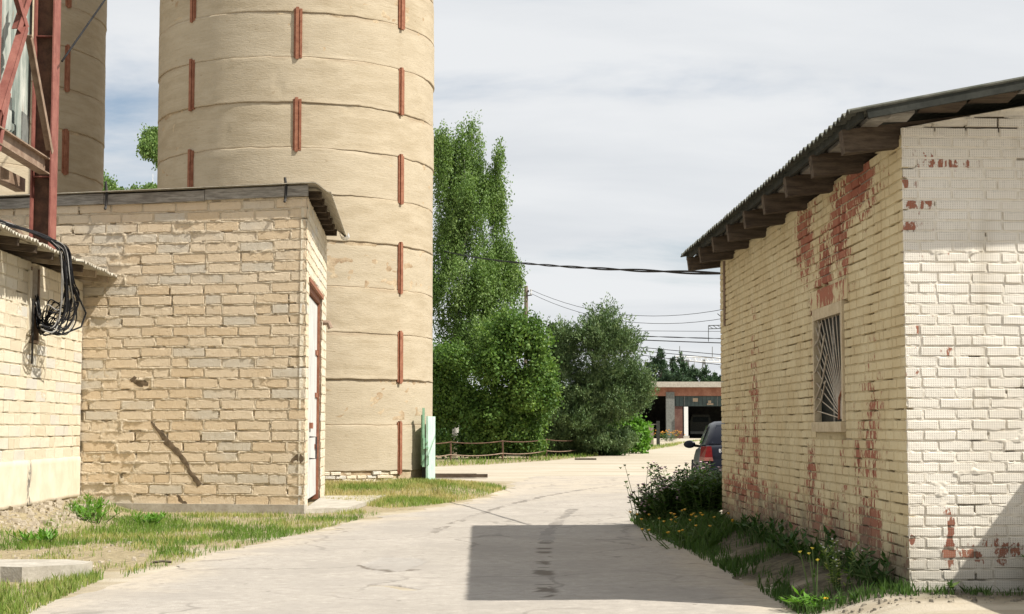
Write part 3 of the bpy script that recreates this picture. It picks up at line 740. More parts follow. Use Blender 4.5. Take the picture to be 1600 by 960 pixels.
def silo_extras():
    # masonry foot of the near silo where the render has fallen off
    rs = random.Random(4); cx, cy = S1
    bv = brick_variants('brick', MAT['block_cream'], .04, .12, 5, 11, 1.6)
    for r in range(5):
        z = .01 + r * .078
        a = R(-62) + (r % 2) * R(2.2)
        while a < R(50):
            da = R(4.4)
            if vnoise(a * 9, z * 7, 77) > .28 and (r < 4 or rs.random() < .6):
                m = Matrix.Rotation(a + da / 2, 4, 'Z'); o = bpy.data.objects.new('brick', rs.choice(bv)); col.objects.link(o); o.parent = silo1
                rad = RS + .012 + rs.uniform(-.03, .03)
                # mesh y = outwards
                X = Vector((math.cos(a + da / 2), math.sin(a + da / 2), 0)); Yv = Vector((math.sin(a + da / 2), -math.cos(a + da / 2), 0)); Zv = Vector((0, 0, 1))
                mm = Matrix((X * (da * RS - .015), Yv * .11, Zv * .066)).transposed().to_4x4(); mm.translation = Yv * rad + Vector((0, 0, z + .033)); o.matrix_local = mm
            a += da
    # mint green steel door of the silo, on its road side
    fr = MB(); A = Vector((-1.875, 35.0, 0)); B = Vector((-1.765, 36.0, 0)); d = (B - A).normalized(); nrm = Vector((d.y, -d.x, 0))
    fr.prism([A + Vector((0, 0, .05)), B + Vector((0, 0, .05)), B + nrm * .045 + Vector((0, 0, .05)), A + nrm * .045 + Vector((0, 0, .05))], (0, 0, 1.52))
    leaf = fr.build('door', MAT['mint'], silo1); leaf['label'] = 'pale mint green steel door leaf'
    hb = MB(); f = A + d * .06 - Vector((0, .02, 0))
    c = A + Vector((.03, -.012, .72))
    hb.tube([c + Vector((0, 0, .0)), c + Vector((0, -.05, .0)), c + Vector((.03, -.07, -.02)), c + Vector((.03, -.07, -.2)), c + Vector((0, -.05, -.22)), c + Vector((0, 0, -.22))], .012, 6)
    hb.box(c + Vector((.0, -.02, .16)), (.05, .04, .04)); hb.box(c + Vector((.0, -.02, .28)), (.035, .04, .035))
    hb.build('handle', MAT['mint_dark'], leaf)
    sm = MB(); A2 = Vector((-1.945, 35.05, 0))
    sm.box(A2 + Vector((0.01, 0, 1.11)), (.05, .10, 1.28), .1); sm.box(A2 + Vector((.03, -.06, .98)), (.05, .05, .24), .1)
    sm.box(A2 + Vector((-.03, .05, 1.05)), (.025, .10, 1.1), .1)
    sm.build('door_jamb', MAT['mint_dark'], silo1)
    g = MB(); g.box((-1.93, 35.12, .23), (.07, .06, .45), .1); g.build('door_gap_shade', MAT['dark_inside'], silo1)  # dark box standing in for the shade in the gap below the jamb
silo_extras()

# ------------------------------------------------------------------ left block building with the white door
FR = (-3.19, 24.7); DL = Vector((-.982, .191, 0)).normalized()
FL = (FR[0] + DL.x * 6.8, FR[1] + DL.y * 6.8)
BR = (-3.5, 30.0)
WTOP = 4.90; CH = 0.1645; BL = 0.555
def build_left():
    th = empty('block_building', (FR[0], FR[1], 0), 'tan block building with flat roof and tall white side door in front of the silo', 'building')
    O = ORIG[th.name]
    wf = Wall(FR, FL, 1)                       # s runs leftwards; outward normal faces the camera
    if wf.n.y > 0: wf.n = -wf.n
    wf.wob = .022
    # in this wall s grows to the left, so build local t pointing left
    rows = bond(0, 6.7, .12, WTOP - .005, BL, CH, .026, .10, .035, 5)
    hid = lambda a, z: (a > 3.9) and (z < 3.55)
    bv = brick_variants('brick', MAT['block_tan'], .018, .07, 7, 5, 1.6)
    items = lay(wf, rows, bv, .10, .012, lambda a, z, a0, a1, zb, zt: not hid(a, z), 6)
    def smear(A, Z):
        n = vnoise(A * 1.6, Z * 3.0, 61, 3); low = sstep(1.4, .3, Z); cor = sstep(.30, .05, A) * sstep(1.7, .5, Z)
        mid = sstep(2.3, 3.3, A) * .10
        return .75 * sstep(.62, .76, n + low * .16 + cor * .2 + mid)
    P, keep = mortar_field(wf, rows, 0.0, 6.7, .05, WTOP, .020, .016, CH, .010, -.015, .016, 62, smear, lambda a, z: (a > 4.1) & (z < 3.4), nscale=13, gaps=.25)
    P = P[::-1]; keep = keep[::-1]
    put_grid('wall', P, keep, MAT['mortar_tan'], th)
    # side wall with the door opening
    ws = Wall(FR, BR, 1)
    if ws.n.x < 0: ws.n = -ws.n
    ws.wob = .02
    D0, D1, DZ = .62, 4.02, 3.62
    rows2 = bond(0, ws.L, .12, WTOP - .01, BL, CH, .02, .12, .03, 8)
    bv2 = brick_variants('brick', MAT['block_cream'], .018, .07, 6, 15, 1.3)
    notdoor = lambda a, z, a0, a1, zb, zt: not (a1 > D0 + .0 and a0 < D1 and zb < DZ)
    # trim blocks at the opening
    rr = []
    for (zb, zt, bs) in rows2:
        nb = []
        for (a, b) in bs:
            if zb < DZ:
                if a < D0: nb.append((a, min(b, D0)))
                if b > D1: nb.append((max(a, D1), b))
            else: nb.append((a, b))
        rr.append((zb, zt, [q for q in nb if q[1] - q[0] > .07]))
    items2 = lay(ws, rr, bv2, .10, .010, lambda *q: True, 9)
    P, keep = mortar_field(ws, rr, 0, ws.L, .05, WTOP, .04, .03, CH, .004, -.015, .014, 63, None, lambda a, z: (a > D0) & (a < D1) & (z < DZ), nscale=11)
    put_grid('wall', P, keep, MAT['mortar_cream'], th)
    place_bricks(th, items + items2, 290)
    core = MB()                                  # body behind the facing
    i = .05
    nf = wf.n; nsd = ws.n
    q = [Vector((FR[0], FR[1], 0)) - nf * .09 - nsd * .30, Vector((BR[0], BR[1], 0)) - nsd * .30, Vector((-9.6, 30.6, 0)), Vector((FL[0], FL[1], 0)) - nf * .09]
    core.prism([(p.x, p.y, 0.0) for p in q], (0, 0, WTOP - .02)); core.build('wall_core', MAT['mortar_tan'], th)
    ft = MB(); a = wf.w(-.02, 0, .05); b = wf.w(4.2, 0, .05); c = wf.w(4.2, 0, -.1); d = wf.w(-.02, 0, -.1)
    ft.prism([a, b, c, d], (0, 0, .135)); ft.build('footing', MAT['concrete'], th)
    # reveals
    rv = MB()
    for (s0, s1, z0, z1) in ((D0 - .03, D0 - .002, 0, DZ), (D1 + .002, D1 + .03, 0, DZ)):
        rv.prism([ws.w(s0, z0, -.004), ws.w(s1, z0, -.004), ws.w(s1, z0, -.29), ws.w(s0, z0, -.29)], (0, 0, z1 - z0))
    rv.build('door_reveal', MAT['mortar_cream'], th)
    # fascia board, roof sheet
    def fz(s): return 4.905 - .012 * s
    for (s0, s1, dz) in ((-.03, 1.66, 0), (1.67, 3.36, -.012), (3.37, 4.30, .006), (4.31, 6.7, -.01)):
        fb = MB(); poly = [wf.w(s0, fz(s0) + dz, .022), wf.w(s1, fz(s1) + dz, .022), wf.w(s1, fz(s1) + .165 + dz, .022), wf.w(s0, fz(s0) + .165 + dz, .022)]
        fb.prism(poly, -wf.n * -.035); fb.build('fascia_board', MAT['grey_wood'], th)
    rf = []
    ss = np.linspace(-.40, 6.9, 200); tt = np.linspace(-.12, 5.6, 60)
    # corrugated sheet: waves run along the side wall direction, crests across it
    S, Tt = np.meshgrid(ss, tt, indexing='ij')
    sd = Vector((ws.t.x, ws.t.y, 0))
    Zr = 5.098 - .012 * S + .012 * np.sin(Tt * 2 * math.pi / .20) - .17 * sstep(-.10, -.40, S) - .05 * sstep(-.3, -.4, S) * (Tt / 5.6)
    for side, dz in (('top', .0), ('bot', -.012)):
        pass
    def sheet(dz):
        P = np.zeros(S.shape + (3,))
        for i in range(2): P[..., i] = FR[i] + DL[i] * S + sd[i] * Tt
        P[..., 2] = Zr + dz; return P
    top = sheet(.006); bot = sheet(-.006)
    V = np.concatenate([top.reshape(-1, 3), bot.reshape(-1, 3)]) - np.array(O); n = S.size
    idx = np.arange(n).reshape(S.shape)
    q = np.stack([idx[:-1, :-1], idx[1:, :-1], idx[1:, 1:], idx[:-1, 1:]], -1).reshape(-1, 4)
    q2 = q[:, ::-1] + n
    ed = []
    for e in (idx[0], idx[-1], idx[:, 0], idx[:, -1]):
        ed.append(np.stack([e[:-1], e[1:], e[1:] + n, e[:-1] + n], -1))
    F = np.concatenate([q, q2] + ed)
    link('roof_sheet', np_mesh('roof_sheet', V, F, np.arange(len(F)) * 4, MAT['asbestos_tan'], False), th)
    for k in range(7):                            # purlin ends under the overhang
        s = .35 + k * .8
        pb = MB(); c = Vector((FR[0], FR[1], 0)) + sd * s
        a = c + DL * .3; b = c - DL * (.20)
        pb.bar(a + Vector((0, 0, 4.985)), b + Vector((0, 0, 4.965)), .09, .12); pb.build('rafter_end', MAT['dark_wood'], th)
    gt = MB(); c = Vector((FR[0], FR[1], 0)) + sd * 5.45 - DL * .36 + Vector((0, 0, 4.93))
    for i in range(7):
        pass
    arc = [c + (-DL) * (.09 * math.cos(math.pi * i / 6)) + Vector((0, 0, -.09 * math.sin(math.pi * i / 6))) for i in range(7)]
    inner = [c + (-DL) * (.08 * math.cos(math.pi * i / 6)) + Vector((0, 0, -.08 * math.sin(math.pi * i / 6))) for i in range(7)]
    gt.prism(arc + inner[::-1], -sd * .5); gt.build('gutter_piece', MAT['white_metal'], th)
    # spikes sticking up through the fascia
    for s, h in ((.33, .34), (3.32, .40)):
        hk = MB(); p = wf.w(s, fz(s) - .04, .07)
        hk.tube([p + Vector((0, 0, -.05)) + wf.n * .03, p, p + Vector((.01, 0, h * .6)), p + Vector((-.01, 0, h))], .022, 5); hk.build('roof_spike', MAT['black_steel'], th)
    # double door
    O2 = -.10
    for (s0, s1, name) in ((D0 + .05, (D0 + D1) / 2 - .012, 'door'), ((D0 + D1) / 2 + .012, D1 - .05, 'door')):
        dm = MB(); dm.prism([ws.w(s0, .12, O2), ws.w(s1, .12, O2), ws.w(s1, .12, O2 - .05), ws.w(s0, .12, O2 - .05)], (0, 0, DZ - .22))
        leaf = dm.build(name, MAT['door_paint'], th)
        n = 6
        for k in range(n):
            a = s0 + (s1 - s0) * k / n + .012; b = s0 + (s1 - s0) * (k + 1) / n - .012
            pm = MB(); pm.prism([ws.w(a, .14, O2 + .002), ws.w(b, .14, O2 + .002), ws.w(b, .14, O2 + .026), ws.w(a, .14, O2 + .026)], (0, 0, DZ - .26)); pm.build('plank', MAT['door_paint'], leaf)
        for z in (.95, 1.85, 2.6):
            hm = MB(); a, b = (s0, s0 + .5) if s0 < 1 else (s1 - .5, s1)
            hm.prism([ws.w(a, z, O2 + .028), ws.w(b, z, O2 + .028), ws.w(b, z, O2 + .05), ws.w(a, z, O2 + .05)], (0, 0, .08)); hm.build('hinge', MAT['rust_red'], leaf)
        if s0 < 1:
            hm = MB(); c = s1 - .14
            hm.tube([ws.w(c, .80, O2 + .02), ws.w(c, .80, O2 + .14), ws.w(c, 1.16, O2 + .14), ws.w(c, 1.16, O2 + .02)], .016, 6); hm.build('handle', MAT['black_steel'], leaf)
            hm = MB(); hm.prism([ws.w(c - .1, 1.3, O2 + .028), ws.w(c + .3, 1.3, O2 + .028), ws.w(c + .3, 1.3, O2 + .07), ws.w(c - .1, 1.3, O2 + .07)], (0, 0, .1)); hm.build('latch', MAT['rust_red'], leaf)
    fm = MB()
    for (s0, s1, z0, z1) in ((D0, D0 + .05, .05, DZ - .08), (D1 - .05, D1, .05, DZ - .08), (D0, D1, DZ - .08, DZ)):
        fm.prism([ws.w(s0, z0, -.03), ws.w(s1, z0, -.03), ws.w(s1, z0, -.16), ws.w(s0, z0, -.16)], (0, 0, z1 - z0))
    fm.build('door_frame', MAT['rust_red'], th)
    lm = MB(); lm.prism([ws.w(D0 - .12, DZ + .002, .03), ws.w(D1 + .12, DZ + .002, .03), ws.w(D1 + .12, DZ + .002, -.14), ws.w(D0 - .12, DZ + .002, -.14)], (0, 0, .07)); lm.build('lintel', MAT['rust_red'], th)
    lp = MB(); p = ws.w(D1 + .03, 3.2, .02); lp.tube([p, p + ws.n * .10, p + ws.n * .14 + Vector((0, 0, -.10))], .05, 8); lp.build('lamp_bracket', MAT['brown_steel'], th)
    st = MB(); st.prism([ws.w(.05, 0, .0), ws.w(4.9, 0, .0), ws.w(5.2, 0, 1.15), ws.w(.4, 0, .65)], (0, 0, .07)); st.build('door_step', MAT['concrete'], th)
    # dark raised marks painting the shaded hollows gouged across the front blocks
    def lump(path, rads, name, mat):
        mb = MB(); pts = []
        for i in range(len(path) - 1):
            for k in range(5):
                f = k / 5; pts.append((path[i][0] * (1 - f) + path[i + 1][0] * f, path[i][1] * (1 - f) + path[i + 1][1] * f, rads[i] * (1 - f) + rads[i + 1] * f))
        pts.append((*path[-1], rads[-1]))
        mb.tube([wf.w(a + random.uniform(-.012, .012), z + random.uniform(-.012, .012), .008) for a, z, r in pts], [r * random.uniform(.75, 1.25) for a, z, r in pts], 7)
        for i, v in enumerate(mb.v):                # flatten against the wall
            p = Vector(v); h = (p - wf.p).dot(wf.n); p -= wf.n * (h - (.013 + (h - .008) * .10)); mb.v[i] = tuple(p)
        mb.build(name, mat, th)
    def fs(px, py):
        # photograph point on the front wall -> (s, z)
        u = (px - 800) / 2500; s = (u * FR[1] - FR[0]) / (DL.x - u * DL.y); y = FR[1] + DL.y * s
        return s, at(px, py, y).z
    lump([fs(238, 658), fs(262, 690), fs(290, 717), fs(298, 735), fs(315, 758)], [.012, .05, .045, .028, .045], 'wall_scar_shade', MAT['scar_shade'])
    lump([fs(280, 775), fs(295, 790)], [.03, .06], 'wall_scar_shade', MAT['scar_shade'])
    lump([fs(206, 590), fs(218, 598), fs(232, 600)], [.05, .07, .03], 'wall_scar_shade', MAT['scar_shade'])
    lump([fs(458, 722), fs(468, 712), fs(474, 722)], [.03, .05, .05], 'wall_scar_shade', MAT['scar_shade'])
build_left()

# ------------------------------------------------------------------ annex in the left foreground
AX = lambda y: -6.83 + .032 * (25.4 - y)
def build_annex():
    P0 = (AX(25.36), 25.36); P1 = (AX(15.5), 15.5)
    th = empty('annex', (P0[0], P0[1], 0), 'low cream block annex at left edge with corrugated eaves and rendered foot', 'building')
    w = Wall(P0, P1, 1)
    if w.n.x < 0: w.n = -w.n
    ZT = 3.62; ZB = .20
    W0, W1, WZ0, WZ1 = 2.65, 3.10, 2.50, 3.56
    rows = bond(0, w.L, .86, ZT, BL * .97, CH, .014, .18, .04, 18)
    hole = lambda a, z: (a > W0) & (a < W1) & (z > WZ0) & (z < WZ1)
    rr = []
    for (zb, zt, bs) in rows:
        nb = []
        for (a, b) in bs:
            if zt > WZ0 and zb < WZ1 and b > W0 and a < W1:
                if a < W0: nb.append((a, W0))
                if b > W1: nb.append((W1, b))
            else: nb.append((a, b))
        rr.append((zb, zt, [q for q in nb if q[1] - q[0] > .06]))
    bv = brick_variants('brick', MAT['block_cream'], .018, .06, 6, 25, 1.2)
    items = lay(w, rr, bv, .10, .008, lambda *q: True, 19)
    P, keep = mortar_field(w, rr, 0, w.L, .80, ZT, .024, .018, CH, .002, -.012, .010, 73, lambda A, Z: sstep(.60, .70, vnoise(A * 1.3, Z * 2.2, 74, 3)), hole, nscale=11, gaps=.33)
    put_grid('wall', P, keep, MAT['mortar_cream'], th)
    place_bricks(th, items, 280)
    # smooth render skirt with a broken lower edge
    A, Z = np.meshgrid(np.arange(0, w.L, .05), np.linspace(0, 1, 16), indexing='ij')
    low = ZB + (vnoise(A * 2.2, A * 0, 75, 3) - .5) * .03; Zz = low + (.88 - low) * Z
    H = .022 + .006 * (vnoise(A * 6, Zz * 6, 76, 3) - .5) * 2
    H = np.where(Z < .01, -.06, H); H = np.where(Z > .99, .0, H)
    put_grid('render_skirt', w.grid(A, Zz, H), None, MAT['render_cream'], th)
    core = MB(); core.prism([w.w(0, 0, -.095), w.w(w.L, 0, -.095), w.w(w.L, 0, -4.2), w.w(0, 0, -3.2)], (0, 0, ZT - .02)); core.build('wall_core', MAT['dark_inside'], th)
    ft = MB(); ft.prism([w.w(0, 0, -.01), w.w(w.L, 0, -.01), w.w(w.L, 0, -.09), w.w(0, 0, -.09)], (0, 0, .25)); ft.build('footing', MAT['concrete'], th)
    # slot window
    fr = MB()
    for (a0, a1, z0, z1) in ((W0 + .002, W0 + .04, WZ0, WZ1), (W1 - .04, W1 - .002, WZ0, WZ1), (W0 + .042, W1 - .042, WZ0, WZ0 + .04), (W0 + .042, W1 - .042, 3.0, 3.03)):
        fr.prism([w.w(a0, z0, .02), w.w(a1, z0, .02), w.w(a1, z0, -.05), w.w(a0, z0, -.05)], (0, 0, z1 - z0))
    win = fr.build('window', MAT['brown_steel'], th)
    for k in range(5):
        b = MB(); a = W0 + .08 + k * .07; b.tube([w.w(a, 3.03, -.01), w.w(a, WZ1, -.01)], .010, 5); b.build('bar', MAT['bar_steel'], win)
    jm = MB(); jm.prism([w.w(W1, WZ0 + .1, .03), w.w(W1 + .14, WZ0 + .1, .03), w.w(W1 + .14, WZ0 + .1, .0), w.w(W1, WZ0 + .1, .0)], (0, 0, .9)); jm.build('plaster_jamb', MAT['render_cream'], th)
    ln = MB(); ln.tube([w.w(W1 + .01, 2.2, .05), w.w(W1 + .01, 3.1, .05)], .016, 5); ln.build('conduit', MAT['black_steel'], th)
    # eaves: rafters, sheets
    ZE = 3.74
    for k in range(11):
        s = .18 + k * .86
        r = MB(); r.bar(w.w(s, ZE - .075, .44), w.w(s, ZE + .03, -.5), .10, .13); r.build('rafter_end', MAT['pale_wood'] if k in (0, 1, 3) else MAT['dark_wood'], th)
    bt = MB(); bt.bar(w.w(.0, ZE - .005, .40), w.w(w.L, ZE - .005, .40), .05, .05); bt.build('batten', MAT['dark_wood'], th)
    def sheet(s0, s1, name, lip, seed):
        n = int((s1 - s0) / .022); S, Q = np.meshgrid(np.linspace(s0, s1, n), np.array([-3.4, -1.5, -.2, .3, lip]), indexing='ij')
        Zs = ZE + .045 - .13 * Q + .022 * np.sin(S * 2 * math.pi / .13) + .02 * (vnoise(S * 2, S * 0, seed, 2) - .5)
        Qj = Q + (Q > .4) * .05 * (vnoise(S * 5, S * 0, seed + 1, 2) - .5)
        top = w.grid(S, Zs, Qj); bot = w.grid(S, Zs - .010, Qj)
        V = np.concatenate([top.reshape(-1, 3), bot.reshape(-1, 3)]) - np.array(ORIG[th.name]); m = S.size; idx = np.arange(m).reshape(S.shape)
        q = np.stack([idx[:-1, :-1], idx[1:, :-1], idx[1:, 1:], idx[:-1, 1:]], -1).reshape(-1, 4)
        ed = [np.stack([e[:-1], e[1:], e[1:] + m, e[:-1] + m], -1) for e in (idx[0], idx[-1], idx[:, 0], idx[:, -1])]
        F = np.concatenate([q, q[:, ::-1] + m] + ed)
        link(name, np_mesh(name, V, F, np.arange(len(F)) * 4, MAT['asbestos_tan'], False), th)
    sheet(.02, 2.45, 'roof_sheet', .56, 81); sheet(2.55, 4.6, 'roof_sheet', .50, 83); sheet(4.62, 9.8, 'roof_sheet', .52, 85)
    return w
WA = build_annex()

def build_frame():
    th = empty('steel_frame', (-6.9, 24.0, 3.9), 'red steel frame with corrugated cladding standing on the annex roof', 'steel frame')
    zt = 11.5
    def hcol(xr, y, z0):
        mb = MB(); W = .31; D = .34; t = .022
        mb.box((xr - t / 2, y, (z0 + zt) / 2), (t, D, zt - z0)); mb.box((xr - W + t / 2, y, (z0 + zt) / 2), (t, D, zt - z0)); wb = MB(); wb.box((xr - W / 2, y, (z0 + zt) / 2), (W - 2 * t - .002, t, zt - z0))
        mb.box((xr - W / 2, y, z0 + .01), (W + .1, D + .1, .02))
        for z in (z0 + 1.25, z0 + 3.4): mb.box((xr - W / 2, y - .06, z), (W - 2 * t, .10, .015))
        c = mb.build('column', MAT['red_steel'], th); wb.build('web', MAT['rust_brown'], c); return c  # darker brown of the web paints in the right flange's shadow
    hcol(-6.93, 24.0, 3.84); hcol(-6.88, 21.05, 3.84)
    b = MB(); a0 = Vector((-6.95, 21.2, 0)); a1 = Vector((-7.03, 23.84, 0))
    for (z, h, wd) in ((5.345, .02, .16), (5.12, .02, .16), (5.2325, .205, .015)):
        b.bar(a0 + Vector((0, 0, z)), a1 + Vector((0, 0, z)), wd, h)
    b.build('beam', MAT['brown_steel'], th)
    b = MB(); b.bar((-7.5, 20.5, 5.0), (-7.5, 24.2, 5.0), .15, .2); b.build('beam', MAT['brown_steel'], th)
    def L(p, q, mat='red_steel', w=.10):
        mb = MB(); mb.bar(p, q, w, .012); d = (Vector(q) - Vector(p)).normalized(); r = d.cross(Vector((0, 0, 1))).normalized()
        mb.bar(Vector(p) + r * w / 2 + Vector((0, 0, -.04)), Vector(q) + r * w / 2 + Vector((0, 0, -.04)), .012, .09); mb.build('brace', MAT[mat], th)
    L(at(-4, 172, 21.2), at(36, 40, 22.35), w=.13); L(at(24, 45, 22.2), at(52, -40, 22.6), w=.12)
    L(at(44, 55, 22.5), at(77, 235, 23.7), 'brown_steel', .10)
    L(at(18, -30, 22.0), at(38, 40, 22.4), 'red_steel', .10)
    L(at(-6, 230, 21.3), at(10, 140, 21.6), 'red_steel', .09)
    # corrugated cladding, hung in separate sheets
    y0 = 20.6
    for k in range(4):
        ya, yb = y0 + k * .86, y0 + (k + 1) * .86 - .02
        n = 40; zz = np.linspace(5.36 + (.05, .0, .25, .02)[k], 11.4, 4)
        S, Z = np.meshgrid(np.linspace(ya, yb, n), zz, indexing='ij')
        X = -7.24 - .01 * (k % 2) - .025 * (S - 20.6) + .025 * np.sin(S * 2 * math.pi / .14)
        P = np.stack([X, S, Z], -1) - np.array(ORIG[th.name])
        link('cladding_sheet', grid_mesh('cladding_sheet', P[::-1], MAT['cladding'], None, False), th)
    s = MB(); s.box((-7.10, 23.05, 5.62), (.02, .42, .50), .1); s.build('loose_panel', MAT['concrete_grey'], th)
    d = MB(); d.bar((-6.75, 21.2, 4.05), (-7.1, 22.9, 4.08), .12, .05); d.build('loose_board', MAT['brown_steel'], th)
build_frame()

def build_cables():
    th = empty('cable_bundle', (-6.3, 22.0, 2.6), 'tangle of black and grey cables hanging over the annex eaves', 'cables')
    rs = random.Random(12)
    for k in range(26):
        y = 22.0 + rs.uniform(-.12, .30); dn = rs.uniform(2.62, 3.1); x = -6.2 + rs.uniform(-.05, .03); zt = 3.79 + rs.uniform(0, .06)
        yb = y + rs.uniform(.05, .55)
        pts = [(-6.75 + rs.uniform(-.1, .1), 19.6 + rs.uniform(-.2, .2), 3.93 + rs.uniform(0, .03)), (-6.55, 20.6 + rs.uniform(-.1, .1), 3.92 + rs.uniform(0, .05)), (-6.35, 21.5 + rs.uniform(-.1, .1), 3.87 + rs.uniform(0, .05)), (x - .06, y - .15, zt + .02), (x, y, zt - .10),
               (x + rs.uniform(0, .06), y + rs.uniform(.0, .15), 3.35), (x + rs.uniform(-.05, .06), yb + .05, dn + .25), (x - .08, yb - .06, dn), (x - .2, yb - .2, dn + .02 + rs.uniform(-.05, .05)), (-6.64, 22.55 + rs.uniform(-.12, .1), 2.75 + rs.uniform(-.15, .15)), (-6.72, 22.58 + rs.uniform(-.1, .1), 2.85 + rs.uniform(-.1, .4))]
        P = [Vector(p) for p in pts]; sm = []
        for i in range(len(P) - 1):
            p0 = P[max(i - 1, 0)]; p1 = P[i]; p2 = P[i + 1]; p3 = P[min(i + 2, len(P) - 1)]
            for j in range(6):
                t = j / 6; sm.append(.5 * ((2 * p1) + (p2 - p0) * t + (2 * p0 - 5 * p1 + 4 * p2 - p3) * t * t + (3 * p1 - p0 - 3 * p2 + p3) * t ** 3))
        sm.append(P[-1]); mb = MB(); mb.tube(sm, rs.choice((.008, .010, .012)), 5); mb.build('cable', MAT['cable_grey'] if k % 6 == 0 else MAT['cable_black'], th, True)
    b = MB()
    pts = [Vector((-6.2, 22.2, 3.75)), Vector((-6.15, 22.35, 3.3)), Vector((-6.1, 22.85, 2.95)), Vector((-6.15, 22.8, 2.75)), Vector((-6.3, 22.4, 2.62)), Vector((-6.5, 22.2, 2.66))]
    b.tube(pts, .013, 5); b.build('cable', MAT['cable_black'], th, True)
build_cables()
def span(name, pts, r, label, mat='cable_black', sag=0.0, n=24, twist=False, turns=34):
    a, b = Vector(pts[0]), Vector(pts[1]); mb = MB()
    P = [a.lerp(b, i / n) - Vector((0, 0, sag * 4 * (i / n) * (1 - i / n))) for i in range(n + 1)]
    if twist:
        n2 = n * 5
        for ph in (0, math.pi):
            Q = []
            for i in range(n2 + 1):
                f = i / n2; p = a.lerp(b, f) - Vector((0, 0, sag * 4 * f * (1 - f))); g = f * turns + ph
                Q.append(p + Vector((0, math.cos(g), math.sin(g))) * r * 1.1)
            mb.tube(Q, r, 5)
    else: mb.tube(P, r, 5)
    o = mb.build(name, MAT[mat], None, True); tag(o, label, 'cable'); return o
span('guy_cable', (at(97, 96, 24.0), (-7.2, 34.3, 13.2)), .017, 'black cable running up from the red steel column to the large silo', sag=.02)
span('overhead_cable', ((-5.2, 90.0, 11.75), (2.75, 20.3, 3.27)), .014, 'thick twisted cable strung from behind the large silo to the right brick building', sag=.30, twist=True, n=60, turns=60)

